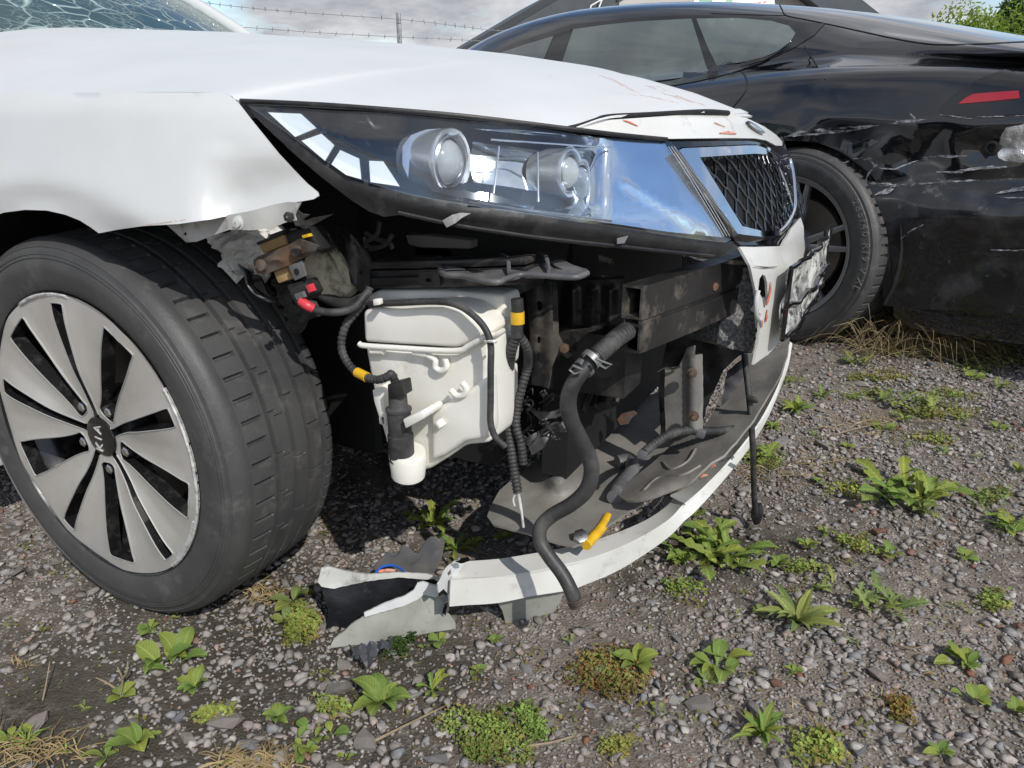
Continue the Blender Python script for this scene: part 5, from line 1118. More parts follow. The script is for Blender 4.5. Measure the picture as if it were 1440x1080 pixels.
# ---- white car front wheel
Mw = Matrix.Translation((0, -.862, .325)) @ Matrix(((-1, 0, 0), (0, -1, 0), (0, 0, 1))).to_4x4()
# keep x along the car: mirror-free basis (x -> -X, y -> -Y)
def lat(prof, seg=96): 
    v, f = lathe_vf((0, 0, 0), (0, 1, 0), prof, seg); return wl(Mw, v), f
v, f = lat([(.000, .2455), (-.001, .2445), (-.012, .2420), (-.020, .2365), (-.03, .225), (-.06, .215), (-.12, .212), (-.19, .214), (-.20, .24)])
wheel = build('wheel', v, f, M['rim_black'], car, 50)
tyre_mesh('tyre', Mw, M['tyre'], wheel, .330, .243, .222, 1152, [(.078, .0036, .008), (.115, .0048, .008), (.148, .0038, .008), (.184, .0048, .008)], (.034, .068), (.192, .215), 62, flat=.325)
# machined face: ten fanned blades around five wide windows and five slots
def pol(r, a): return (r * math.cos(a), r * math.sin(a))
outer = [pol(.2425, 2 * math.pi * k / 120) for k in range(120)]
holes_ = []
def XA(deg): return math.pi - R(deg)            # world angle -> local angle (x is mirrored)
for k in range(5):
    c = XA(57.5 + 72 * k)
    hw = lambda r: float(np.interp(r, [.040, .050, .062, .085, .12, .17, .222], [.010, .0175, .0175, .0180, .0225, .0300, .0335]))
    Lr = [.046, .052, .062, .075, .095, .12, .15, .18, .205, .218, .2225]; ww = [hw(r) for r in Lr]; ww[0] = .009; ww[-1] = .026
    def mk(sk, c=c): return [(r * math.cos(c) - s_ * w_ * math.sin(c), r * math.sin(c) + s_ * w_ * math.cos(c)) for (r, w_, s_) in sk]
    holes_.append(mk([(r, w_, 1) for r, w_ in zip(Lr, ww)] + [(r, w_, -1) for r, w_ in list(zip(Lr, ww))[::-1]]))
    c2 = XA(57.5 + 36 + 72 * k)
    Ls = [.030, .040, .060, .09, .12, .16, .20, .224, .228]; ws = [.0070, .0070, .0072, .0082, .0098, .0120, .0142, .0150, .0105]; sk = [-.006 * (1 - (r / .228)) * ss(.03, .09, r) for r in Ls]
    holes_.append([(r * math.cos(c2) - (w_ * 1 + q) * math.sin(c2), r * math.sin(c2) + (w_ * 1 + q) * math.cos(c2)) for r, w_, q in zip(Ls, ws, sk)] + [(r * math.cos(c2) - (-w_ + q) * math.sin(c2), r * math.sin(c2) + (-w_ + q) * math.cos(c2)) for r, w_, q in list(zip(Ls, ws, sk))[::-1]])
holes_.append([pol(.0355, 2 * math.pi * k / 36) for k in range(36)])
def dish(x, y):
    r = math.hypot(x, y); t = ((math.degrees(math.atan2(y, x)) - 180 + 57.5 - 18) / 36.0) % 1.0; cre = 1 - min(1, abs(t - .5) * 2 / .75)      # each blade is hollowed either side of a soft crease
    return Mw @ Vector((x, -.004 - .020 * (1 - min(1, r / .235)) ** 1.3 + .0085 * cre * ss(.06, .13, r) * (1 - .6 * ss(.19, .235, r)), y))
h2 = [dens(h, .008) for h in holes_]; o2 = dens(outer, .012)
V2, T2 = fill2d(o2, h2, .008)
# top skin is machined, walls and back are black
V3 = [dish(x, y) for x, y in V2]; n0 = len(V3); v, f = sheet_vf(V3, T2, .022)
face = build('wheel_face', v, f, [M['alu'], M['rim_black']], wheel, 35)
idx = [0 if i < len(T2) else 1 for i in range(len(f))]; face.data.polygons.foreach_set('material_index', idx)
edge_b = MB()
for h in holes_[:-1]:
    pts = [dish(*p) + Vector((0, -.0004, 0)) for p in h]
    if min(math.hypot(*p) for p in h) < .036: pts = pts[1:-1]
    else: pts = pts + [pts[0]]
    edge_b.add(*tube_vf(pts, .0012, seg=5, n=3))
edge_b.build('window_edges', M['edge'], wheel)
v, f = lat([(-.030, .0355), (-.022, .0358), (-.0175, .034), (-.0155, .026), (-.0145, .012), (-.0142, .0005)], 40)
cap = build('hub_cap', v, f, M['gloss_black'], wheel)
for ch, dx in (('K', -.0175), ('I', -.001), ('A', .0160)):
    # text x runs up the wheel, text normal points out of the car
    ang = R(82); ux = Vector((math.cos(ang), 0, math.sin(ang))); uz = Vector((0, -1, 0)); uy = uz.cross(ux)
    Mt = Matrix.Translation(Vector((0, -.862 + .0140, .325)) + ux * dx) @ Matrix((ux, uy, uz)).transposed().to_4x4()
    text_mesh('letter', ch, .0245, .0008, Mt, M['primer'], cap)
for k in range(5):
    a = XA(57.5 + 72 * k); x, y = pol(.0585, a); c = Mw @ Vector((x, -.030, y))
    v, f = lathe_vf(c, (0, -1, 0), [(-.012, .0135), (-.01, .0135), (-.010, .0095), (.012, .0088), (.014, .006), (.0145, .0004)], 6); build('lug_nut', v, f, M['steel'], wheel, 30)
    v, f = lathe_vf(c, (0, -1, 0), [(-.02, .0175), (-.005, .0175), (-.005, .0135), (-.02, .0135)], 24); build('lug_seat', v, f, M['rim_black'], wheel)
v, f = lat([(-.075, .02), (-.075, .150), (-.095, .152), (-.098, .02)], 64); build('brake_disc', v, f, M['disc'], wheel)
v, f = lat([(-.034, .001), (-.034, .06), (-.07, .075), (-.11, .075)], 40); build('hub', v, f, M['rim_black'], wheel)
v, f = lat([(-.135, .04), (-.137, .205), (-.15, .208)], 48); build('brake_shield', v, f, M['dark_inside'], wheel)
cal = [Mw @ Vector((r * math.cos(a), -.062, r * math.sin(a))) for r, a in [(.105, 2.5), (.165, 2.4), (.170, 2.9), (.165, 3.3), (.105, 3.2), (.10, 2.85)]]
prism('brake_caliper', cal, (0, .07, 0), M['disc'], wheel, bevel=.006)
# kerb rash along the leading rim edge
def arc(a0, a1, r, n=30): return [Mw @ Vector((r * math.cos(XA(a0 + (a1 - a0) * k / n)), -.0015, r * math.sin(XA(a0 + (a1 - a0) * k / n)))) for k in range(n + 1)]
b = MB(); b.add(*tube_vf(arc(32, -52, .2415), .0033, seg=6, smoothpath=False)); b.add(*tube_vf(arc(-22, -46, .2375), .003, seg=6, smoothpath=False)); b.add(*tube_vf(arc(118, 86, .2415), .0027, seg=6, smoothpath=False))
v = [p + Vector((0, random.uniform(-.0006, .0006), 0)) for p in b.v]; build('kerb_rash', v, b.f, M['kerbed'], wheel, 20)

# ================================================================== BLACK CAR
A2 = R(-143.7)
bl2 = Vector((math.cos(A2), math.sin(A2))); bf2 = Vector((bl2.y, -bl2.x))
def c2w(v2): return RT * v2.x + FW * v2.y
BX = c2w(bf2); BY = c2w(bl2)                                     # car forward, car left (towards us)
borg = Vector((CAM.x, CAM.y, 0)) + c2w(Vector((.986, 2.72)) - bl2 * .95)
BM = Matrix.Translation(borg) @ Matrix((BX, BY, UP)).transposed().to_4x4()
bcar = thing('black_car', 'black fastback car with a crushed and scraped rear corner, nose turned away', 'car', mat=BM)
def bw(x, y, z): return BM @ Vector((x, y, z))
roofz = [(-1.08, .93), (-.8, .965), (-.4, 1.045), (0, 1.135), (.4, 1.215), (.9, 1.283), (1.3, 1.312), (1.7, 1.325), (2.0, 1.312), (2.4, 1.265), (2.8, 1.17), (3.15, 1.03), (3.5, .93), (3.9, .80), (4.05, .62)]
beltz = [(-1.08, .86), (-.8, .90), (-.4, .935), (0, .935), (.4, .915), (.9, .89), (1.3, .88), (2.0, .87), (2.8, .86), (3.5, .82), (4.05, .60)]
halfw = [(-1.08, .58), (-.95, .68), (-.7, .78), (-.3, .90), (0, .965), (.35, .955), (.8, .935), (1.5, .93), (2.5, .94), (3.3, .93), (3.8, .84), (4.05, .70)]
ip = lambda t, x: float(np.interp(x, [a for a, _ in t], [b for _, b in t]))
def smooth_ip(t, x): return sum(ip(t, x + d) * w for d, w in ((-.22, .1), (-.11, .2), (0, .4), (.11, .2), (.22, .1)))
st = [-1.08, -1.05] + [round(-1.0 + .02 * k, 3) for k in range(0, 75)] + [round(.5 + .05 * k, 3) for k in range(0, 71)] + [4.05]
def ring(x):
    W = smooth_ip(halfw, x); rz = smooth_ip(roofz, x); bz = smooth_ip(beltz, x)
    gw = min(W - .14, .74); th_ = rz - bz; rw = .60 if th_ > .2 else .60 + (.2 - th_) * .7
    lo_ = .10 * ss(-.25, -.45, x); pts = [(W - .10, .20 - lo_), (W - .045, .24 - lo_), (W - .025, .34), (W - .008, .48), (W, .62), (W - .006, .74), (W - .022, .82), (W - .055, bz - .02), (W - .10, bz + .012), (W - .15, bz + .03 * min(1, th_ / .2)), (gw - .02 if th_ > .15 else W - .2, bz + .06 * min(1, th_ / .2)), (gw * .6 + rw * .4, bz + th_ * .45), (rw + .02, rz - .10 * min(1, th_ / .3)), (rw - .04, rz - .045), (rw - .14, rz - .018), (.30, rz - .004), (0, rz)]
    c = crs([(p[0], p[1], 0) for p in pts], 5); return [Vector((x, p.x, p.y)) for p in c]
RG = [ring(x) for x in st]; NRG = len(RG[0])
def ridge(p, f, sd): return 1 - abs(nz((p[0] * .6, p[1] * .3, p[2] * 1.6), f, sd)) * 2.2
def crush(p):                                                     # the crumpled corner behind the arch
    x, y, z = p
    m = ss(.10, -.16, x) * ss(.52, .60, z) * ss(.80, .72, z) * ss(.4, .8, y)
    d = .018 * m * ss(-.1, -.4, x) + m * (.018 * (1 - ridge(p, 6, 1)) + .008 * nz(p, 13, 4))
    c = ss(.35, -.1, x) * ss(.84, .78, z) * ss(.66, .72, z) * ss(.5, .8, y)
    return Vector((x, y - d + .008 * c * nz(p, 6, 8), z + .012 * m * nz(p, 12, 6)))
LV = [crush(p) for r in RG for p in r]; LF = []
ARC = .372; AZ = .345
for i in range(len(RG) - 1):
    for k in range(NRG - 1):
        a = i * NRG + k; q = [a, a + NRG, a + NRG + 1, a + 1]; LF.append(q)
LW = [BM @ p for p in LV]
BB = BVHTree.FromPolygons(LW, LF)
def body(px, py, off=0.0):
    d = (F3 + RT * ((px - 720) / FPX) - U3 * ((py - 540) / FPX)).normalized(); h = BB.ray_cast(CAM, d)
    if h[0] is None:
        n = BB.find_nearest(CAM + d * 2.6); return n[0] + (n[1] if n[1].dot(d) < 0 else -n[1]) * off
    nn = h[1] if h[1].dot(d) < 0 else -h[1]
    return h[0] + nn * off
def B_(off): return lambda x, y: body(x, y, off)
# body side with the wheel opening cut out
def arch_verts():
    V = [p.copy() for p in LV]
    for p in V:
        if p.y > .55 and p.z < .80:
            dx, dz = p.x, p.z - AZ; r = math.hypot(dx, dz)
            if abs(r - ARC) < .035 and r > 1e-4: s = ARC / r; p.x, p.z = dx * s, AZ + dz * s
    return V
AV = arch_verts(); keep = []
for q in LF:
    c = sum((AV[i] for i in q), Vector()) / 4
    if c.y > .55 and math.hypot(c.x, c.z - AZ) < ARC - .004: continue
    if c.y > .55 and c.z < AZ and abs(c.x) < ARC - .01: continue
    keep.append(q)
vb = [BM @ p for p in AV]; side = build('body', vb, keep, M['black_paint'], bcar, 70)
mv = [BM @ Vector((p.x, -p.y, p.z)) for p in LV]; build('body', mv, [q[::-1] for q in LF], M['black_paint'], bcar, 70)
endc = MB()
for xx, i in ((-1.08, 0), (4.05, len(RG) - 1)):
    r = [BM @ p for p in RG[i]] + [BM @ Vector((p.x, -p.y, p.z)) for p in RG[i][::-1]]
    endc.add(r, [list(range(len(r)))])
endc.build('end_panel', M['black_paint'], bcar, smooth=0)
# arch liner and dark inside
lv = []; lf = []
for i in range(25):
    a = math.pi * (-.12 + 1.24 * i / 24)
    for y in (.55, .88): lv.append(bw(.40 * math.cos(a) * .985, y, AZ + .40 * math.sin(a)))
for i in range(24): lf.append([i * 2, i * 2 + 1, i * 2 + 3, i * 2 + 2])
build('arch_liner', lv, lf, M['dark_inside'], bcar)
prism('arch_wall', [bw(-.45, .54, .15), bw(.45, .54, .15), bw(.45, .54, .85), bw(-.45, .54, .85)], BY * -.02, M['dark_inside'], bcar)
prism('floor_pan', [bw(-1.0, .75, .22), bw(3.8, .75, .22), bw(3.8, -.75, .22), bw(-1.0, -.75, .22)], UP * .03, M['dark_inside'], bcar)
# windows
trim = [(655, 84), (690, 73), (720, 62), (760, 49), (807, 34.5), (880, 26.5), (951, 22), (1040, 22), (1095, 27), (1132, 33), (1160, 34), (1145, 50), (1118, 67), (1073, 88), (1029, 103), (985, 114), (940, 122), (880, 128), (780, 118), (690, 100)]
tr = patch('window_surround', trim, B_(.003), M['gloss_black'], bcar, sp=12, thick=.004)
def win(poly): patch('side_window', poly, B_(.006), M['glass_dark'], tr, sp=10, thick=.003)
M['glass_dark'] = material('sky_toned_car_glass', (0.125, 0.155, 0.148), (0.08, 0.102, 0.104), 3, rough=0.02, coat=1.0)  # opaque teal base lightened, reflected sky put into the glass colour
win([(676, 88), (704, 75), (740, 63), (779, 51.5), (765, 85), (758, 112), (700, 106)])
win([(793, 84), (807, 42), (850, 36), (900, 31), (973, 27.5), (984, 62), (997, 103), (960, 111), (900, 118), (840, 118), (785, 112)])
win([(980, 27.5), (1040, 27), (1085, 31), (1110, 38), (1119, 48), (1112, 60), (1096, 72), (1073, 82), (1040, 89), (1009, 93), (994, 62)])
prism('b_pillar', [body(778, 50, .006), body(805, 41, .006), body(782, 116, .006), body(758, 118, .006)], BY * -.002, M['gloss_black'], tr)
patch('window_chrome', [(985, 103), (1040, 92), (1075, 82), (1110, 67), (1076, 86), (1042, 96), (990, 107)], B_(.0065), M['gloss_black'], tr, sp=8, thick=.002)
def gap(name, pts, r=.0028, mat='dark_inside', off=.0003):
    Q = crs([(x, y, 0) for x, y in pts], 8); return tube(name, [body(q.x, q.y, off) for q in Q], r, M[mat], bcar, seg=6, smoothpath=False)
gap('door_gap', [(1030, 93), (1042, 100), (1048, 108), (1051, 119), (1046, 132), (1034, 147), (1020, 162)])
gap('hatch_gap', [(1095, 4), (1100, 14), (1106, 22), (1135, 28), (1166, 34.5), (1205, 43), (1251, 53), (1290, 60), (1323, 63), (1380, 62), (1440, 59), (1500, 56)])
gap('fuel_flap_gap', [(1106, 22), (1060, 21), (1000, 19)], .0015)
# tail lamp
tl = [(1321, 158), (1321, 152), (1340, 136), (1360, 122), (1382, 110), (1410, 100), (1440, 92), (1475, 86), (1480, 160), (1440, 161), (1400, 163), (1357, 165), (1330, 163)]
lamp = patch('tail_lamp', tl, B_(.004), M['gloss_black'], bcar, sp=9, thick=.006)
patch('red_lens', [(1348, 147), (1357, 139), (1369, 133), (1400, 130.5), (1432, 128.5), (1434, 139), (1390, 143.5)], B_(.0065), M['tail_red'], lamp, sp=8, thick=.004)
gap('lamp_gap', [(1321, 154), (1340, 136), (1360, 122), (1382, 110), (1410, 100), (1440, 92), (1470, 86)], .0025)
sS = lambda name, pts, w, mat, off=.0016, jag=.6, par=bcar: sstrip(name, pts, w, M[mat], par, surf=B_(off), jag=jag, thick=.0008)
sS('scrape', [(1322, 162), (1360, 166.5), (1400, 164.5), (1440, 163), (1470, 163)], [.3, 1.0, .8, .5, .3], 'scrape', off=.006)
# scraped bumper: a separate skin from the arch to the tail
bump = [(1196, 257), (1218, 254), (1250, 251), (1306, 244.5), (1360, 241), (1417, 236), (1460, 232), (1560, 228), (1620, 226), (1620, 470), (1500, 452), (1440, 440), (1380, 436), (1300, 434), (1246, 428), (1242, 396), (1238, 365), (1231, 332), (1222, 305), (1210, 279)]
bp = patch('rear_bumper', bump, lambda x, y: body(x, y, .010 + .004 * nz((x, y, 0), .018) + .010 * math.exp(-((y - 300) / 26) ** 2) * ss(1250, 1290, x)), M['black_crumple'], bcar, sp=10, thick=.004, jag=.4)
patch('arch_return', [(1196, 257), (1210, 279), (1222, 305), (1231, 332), (1238, 365), (1242, 396), (1246, 428), (1258, 428), (1256, 396), (1254, 365), (1248, 332), (1240, 305), (1228, 279), (1213, 257)], B_(.016), M['black_plastic'], bp, sp=7, thick=.004, jag=.4)
# paint scrapes: long white drag marks
sS('scrape', [(1102, 193), (1122, 188), (1148, 186), (1180, 183), (1212, 179), (1236, 176)], [.3, 3.2, 4.2, 3.6, 2.2, .5], 'scrape', jag=1.2)
sS('scrape', [(1242, 175), (1268, 171), (1290, 169.5), (1301, 168)], [.4, 2.0, 2.0, .4], 'scrape', jag=.8)
sS('scrape', [(1280, 160), (1286, 166), (1291, 171)], [.5, 1.6, .5], 'scrape')
sS('scrape', [(1184, 229), (1204, 224), (1222, 222), (1232, 232), (1222, 244), (1218, 254)], [.3, 1.4, 2.4, 2.6, 1.6, .4], 'scrape', jag=1.4, off=.004)
sS('scrape', [(1232, 236), (1258, 238), (1284, 228), (1310, 222)], [.3, .8, .6, .3], 'scrape', jag=.8, off=.004)
sS('scrape', [(1300, 221), (1330, 220), (1360, 219.5)], [.4, 2.2, .5], 'scrape', jag=.8, off=.004)
sS('scrape', [(1318, 243), (1350, 240), (1390, 236), (1416, 235)], [.4, 1.4, 2.0, .8], 'scrape', off=.018)
sS('scrape', [(1226, 260), (1260, 262), (1300, 257), (1340, 255), (1400, 253), (1432, 251)], [.4, 2.4, 2.0, 1.0, .8, .3], 'scrape', off=.018, jag=1.4)
sS('scrape', [(1232, 276), (1252, 270), (1262, 262)], [.5, 3.0, .6], 'scrape', off=.018, jag=1.8)
sS('scrape', [(1400, 273), (1425, 268), (1460, 265)], [.5, 3.0, 2.0], 'scrape', off=.018, jag=1.0)
sS('scrape', [(1404, 277), (1440, 280)], [.4, 1.2], 'scrape', off=.018)
sS('scrape', [(1380, 293), (1420, 290), (1450, 286)], [.4, 1.2, .6], 'scrape', off=.018)
sS('scrape', [(1398, 311), (1430, 308), (1460, 306)], [.3, 2.2, 1.2], 'scrape', off=.018, jag=1)
sS('scrape', [(1394, 349), (1430, 350), (1450, 350)], [.3, 1.2, .5], 'scrape', off=.018)
sS('scrape', [(1268, 334), (1284, 322), (1300, 314)], [.3, 1.0, .4], 'scrape', off=.020)
# torn openings and folded metal above the bumper
for poly in ([(1232, 224), (1250, 215), (1266, 216), (1272, 224), (1258, 231), (1244, 231)], [(1278, 206), (1284, 196), (1294, 192), (1296, 204), (1292, 213), (1282, 214)], [(1372, 186), (1384, 178), (1396, 184), (1398, 210), (1386, 224), (1376, 210)]):
    patch('torn_opening', poly, B_(.003), M['dark_inside'], bcar, sp=7, thick=.001, jag=1)
bl_ = patch('broken_reflector', [(1404, 222), (1403, 208), (1408, 190), (1414, 180), (1440, 174), (1480, 170), (1490, 222), (1440, 229), (1412, 226)], lambda x, y: body(x, y, .012 + .008 * nz((x, y, 0), .08)), M['broken_lens'], bcar, sp=5, thick=.012, jag=.8)
lathe('lamp_socket', body(1396, 208, .01), BY, [(-.02, .022), (.004, .022), (.006, .014), (-.01, .010)], M['black_plastic'], bl_, seg=16)
# rear wheel
W2 = BM @ Matrix.Translation((0, .945, AZ)) @ Matrix(((1, 0, 0), (0, 1, 0), (0, 0, 1))).to_4x4()
def lat2(prof, seg=80): v, f = lathe_vf((0, 0, 0), (0, 1, 0), prof, seg); return [W2 @ p for p in v], f
v, f = lat2([(-.004, .2545), (.002, .253), (-.002, .2485), (-.010, .246), (-.012, .236), (-.03, .228), (-.12, .222), (-.22, .222), (-.25, .25)])
wh2 = build('wheel', v, f, M['rim_grey'], bcar, 50)
tyre_mesh('tyre', W2, M['tyre'], wh2, .352, .2525, .285, 720, [(.085, .004, .006), (.125, .004, .006), (.17, .004, .006), (.21, .004, .006)], (.024, .07), (.22, .26), 64, sipes=False, flat=.345)
for k in range(10):
    a = 2 * math.pi * (k // 2) / 5 + (.17 if k % 2 else -.17) + .35
    def q(r, s, d): c_, s_ = math.cos(a), math.sin(a); return W2 @ Vector((r * c_ - s * s_, d, r * s_ + s * c_))
    prism('spoke', [q(.045, -.014, -.05), q(.235, -.009, -.022), q(.235, .009, -.022), q(.045, .014, -.05)], -BY * .022, M['rim_grey'], wh2, bevel=.004)
v, f = lat2([(-.09, .0), (-.09, .17), (-.115, .17), (-.115, .0)], 48); build('brake_disc', v, f, M['disc'], wh2)
v, f = lat2([(-.032, .0005), (-.032, .05), (-.045, .062), (-.09, .065)], 32); build('hub', v, f, M['rim_grey'], wh2)
prism('brake_caliper', [W2 @ Vector((r * math.cos(t), -.05, r * math.sin(t))) for r, t in ((.12, .2), (.19, .2), (.2, .55), (.19, .9), (.12, .9))], -BY * .07, M['disc'], wh2, bevel=.006)
v, f = lat2([(-.16, .04), (-.16, .215)], 40); build('brake_shield', v, f, M['dark_inside'], wh2)
# sidewall lettering, reading round the leading arc
txt = '285/40 R19 V XL'; ang0, ang1 = 141.0, 199.0
adv = {'/': .6, ' ': .62, '1': .75}; tot = sum(adv.get(c, 1) for c in txt); acc = 0
for c in txt:
    w = adv.get(c, 1); a = R(ang0 + (ang1 - ang0) * (acc + w / 2) / tot); acc += w
    if c == ' ': continue
    er = Vector((math.cos(a), 0, math.sin(a))); et = Vector((math.sin(a), 0, -math.cos(a)))
    et = -et                                                # letters advance downwards along the tail side of the tyre
    p = Vector((0, .0058, 0)) + er * .314
    m = W2 @ Matrix.Translation(p) @ Matrix((et, er, Vector((0, 1, 0)))).transposed().to_4x4()
    text_mesh('letter', c, .034, .0010, m, M['letter'], wh2)
# front wheel on our side and the far rear wheel, so that the car stands on wheels
for (x, y) in ((2.92, .94), (0, -.945), (2.92, -.94)):
    s = 1 if y > 0 else -1; v, f = lathe_vf((0, 0, 0), (0, 1, 0), [(0, .0005), (-.03 * s, .24), (.0, .25), (.005 * s, .30), (-.02 * s, .345), (-.24 * s, .345), (-.26 * s, .30), (-.25 * s, .2)], 40)
    build('wheel', [BM @ (p + Vector((x, y, .345))) for p in v], f, M['tyre'], bcar)

# ================================================================== BROKEN PIECES on the ground
frag = thing('bumper_fragment', 'broken white bumper corner with a black inside lying on the gravel', 'bumper piece', at(560, 880, Z=0))
def gsurf(tilt, dy=0.0, out=0.0):                            # stands on the ground along its lower edge and leans
    def f(x, y):
        yb = 911 - (x - 464) * .153; g = at(x, yb, Z=.006); return at(x, y, Y=g.y + dy + tilt * (yb - y) * .001 + .003 * nz((x, y, 0), .03, 5))
    return f
def fsurf(ys, dy=0.0): return lambda x, y: at(x, y, Y=-.755 + .0006 * (x - 460) + dy + ys * (880 - y) * .0004 + .016 * ((x - 550) / 90) ** 2 + .004 * nz((x, y, 0), .03, 5))
patch('inner_skin', [(452, 826), (470, 828), (500, 820), (540, 813), (575, 811), (605, 813), (618, 820), (612, 828), (586, 838), (560, 850), (512, 866), (498, 876), (470, 894), (458, 884), (463, 862), (456, 842)], gsurf(.25, .03), M['gloss_dull'] if 'gloss_dull' in M else material('black_bumper_inside', (0.007, 0.008, 0.011), (0.014, 0.015, 0.018), 30, rough=0.35, bump=.0006, bscale=90, dirt=(0.06, .06, .06), dscale=40, dlo=.6, dhi=.8), frag, sp=7, thick=.003, jag=.4)
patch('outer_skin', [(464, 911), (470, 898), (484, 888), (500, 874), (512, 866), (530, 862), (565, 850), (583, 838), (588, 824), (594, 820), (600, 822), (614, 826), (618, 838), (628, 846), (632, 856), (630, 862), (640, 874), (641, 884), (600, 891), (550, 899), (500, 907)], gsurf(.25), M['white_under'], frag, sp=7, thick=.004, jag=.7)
patch('torn_white_edge', [(512, 862), (540, 849), (570, 838), (582, 830), (587, 820), (595, 818), (604, 821), (614, 824), (617, 838), (612, 840), (596, 836), (586, 844), (566, 853), (530, 863), (513, 868)], gsurf(.25, -.005), M['white'], frag, sp=5, thick=.004, jag=.4)
patch('top_flange', [(447, 818), (452, 799), (462, 797), (490, 804), (515, 808), (560, 805), (600, 807), (618, 813), (600, 815), (560, 812), (520, 817), (494, 822), (470, 828), (452, 825)], gsurf(.25, .025), M['primer'], frag, sp=6, thick=.004, jag=.4)
patch('torn_edge', [(616, 832), (624, 836), (634, 838), (633, 846), (629, 850), (627, 866), (622, 862), (626, 846), (618, 842)], gsurf(.25, -.010), M['gloss_black'], frag, sp=4, thick=.003, jag=.8)
rag = thing('plastic_liner_scrap', 'crumpled grey plastic liner sheet with loose wires behind the bumper corner', 'plastic scrap', at(570, 800, Z=0))
patch('sheet', [(512, 806), (530, 796), (541, 784), (546, 776), (560, 771), (575, 775), (600, 767), (612, 759), (625, 757), (626, 772), (620, 790), (612, 806), (585, 812), (540, 812)], lambda x, y: at(x, y, Z=.05 + .0016 * (812 - y)) + Vector((0, .0, .018 * nz((x, y, 0), .045, 2) + .008 * math.sin(x * .22 + y * .1))), material('grey_liner_sheet', (0.10, 0.105, 0.115), (0.17, 0.165, 0.155), 10, rough=.55, dirt=(.22, .20, .17), dscale=14, dlo=.5, dhi=.75), rag, sp=6, thick=.003, jag=.6)
tube('blue_wire', [at(x, y, Z=.085) for x, y in [(528, 806), (536, 798), (550, 795), (562, 799), (568, 804)]], .0022, M['blue'], rag, seg=6)
tube('red_wire', [at(x, y, Z=.080) for x, y in [(532, 804), (545, 802), (556, 803)]], .0035, M['red_scrape'], rag, seg=6)
rag2 = thing('black_liner_strip', 'torn dark plastic strip poking out under the broken bumper corner', 'plastic scrap', at(525, 915, Z=0))
patch('strip', [(492, 910), (520, 904), (552, 899), (546, 912), (530, 916), (521, 934), (516, 936), (506, 926)], lambda x, y: at(x, y, Z=.03 + .0008 * (936 - y)) + Vector((0, 0, .006 * math.sin(x * .4))), material('dark_liner_strip', (0.035, 0.038, 0.048), (0.06, .062, .07), 12, rough=.5), rag2, sp=5, thick=.003, jag=.5)

# ================================================================== WEEDS
def leaf_mesh(kind, var):
    rnd = random.Random(kind + str(var)); n = 9 if kind != 'grass' else 6; v = []; f = []
    for i in range(n + 1):
        t = i / n
        if kind == 'plantain': w = .27 * math.sin(math.pi * min(1, max(0.0, (t - .10) / .90)) ** .85) ** .8 + .022
        elif kind == 'dandelion': w = (.05 + .16 * t ** .8 * (1 if i % 2 else .42)) * (1 if t < .86 else (1 - t) / .14 + .05)
        elif kind == 'lance': w = .115 * math.sin(math.pi * t ** .8) + .018
        elif kind == 'feather': w = (.04 + .20 * math.sin(math.pi * t)) * (1 if i % 2 else .25)
        elif kind == 'round': w = .34 * math.sin(math.pi * max(0, (t - .25) / .75)) ** .6 + .02
        else: w = .028 * (1 - t) ** .6 + .004
        if i == n: w = .004
        wav = rnd.uniform(-.035, .035) if kind in ('plantain', 'dandelion') else rnd.uniform(-.012, .012)
        arch = {'plantain': .30, 'dandelion': .24, 'lance': .26, 'feather': .2, 'round': .22, 'grass': .35}[kind]
        z = arch * math.sin(t * math.pi * .78) * (1 + .25 * (var % 3 - 1)) * .8; y0 = .05 * (var - 1.5) * t * t
        v += [(t, y0 + w, z + w * .38 + wav), (t, y0, z), (t, y0 - w, z + w * .38 - wav)]
    for i in range(n):
        a = i * 3; f += [[a, a + 1, a + 4, a + 3], [a + 1, a + 2, a + 5, a + 4]]
    return mesh('leaf', v, f, 180)
LEAF = {}
def leafm(kind, mat, var):
    k = (kind, mat, var)
    if k not in LEAF: me = leaf_mesh(kind, var); me.materials.append(M[mat]); LEAF[k] = me
    return LEAF[k]
def weed(px, py, size, kind, label, n=None, mat=None, spread=None, cat='weed', name=None):
    p = at(px, py, Z=0); D = (p - CAM).dot(F3); ln = size / FPX * D * (.66 if kind in ('dandelion', 'feather') else .54)           # leaf length in metres
    mat = mat or {'dandelion': 'leaf', 'plantain': 'leaf', 'lance': 'leaf_pale', 'feather': 'leaf_pale', 'round': 'leaf', 'grass': 'leaf_pale'}[kind]
    nm = name or {'plantain': 'broadleaf_weed', 'dandelion': 'dandelion', 'lance': 'rosette_weed', 'feather': 'feathery_weed', 'round': 'seedling', 'grass': 'grass_tuft'}[kind]
    t = thing(nm, label, cat, p, group='weeds growing in the gravel'); n = n or {'plantain': 13, 'dandelion': 16, 'lance': 17, 'feather': 14, 'round': 7, 'grass': 26}[kind]
    a0 = random.uniform(0, 6.28)
    for k in range(n):
        o = bpy.data.objects.new('leaf', leafm(kind, mat, k % 4)); COL.objects.link(o); o.parent = t
        s = ln * random.uniform(.55, 1.05); a = a0 + k * 2.399 + random.uniform(-.25, .25)
        sp = spread * ln if spread else 0; off = Vector((random.uniform(-1, 1) * sp, random.uniform(-1, 1) * sp * 1.0, random.uniform(.001, .006)))
        up = random.uniform(.05, .75) if kind != 'grass' else random.uniform(.3, 1.3)
        o.location = off; o.rotation_euler = (random.uniform(-.25, .25), -up * (.4 + .6 * (k / n)), a); ws = 1.0 if kind != 'grass' else 1.2
        o.scale = (s, s * ws * random.uniform(.72, 1.08), s)
    return t
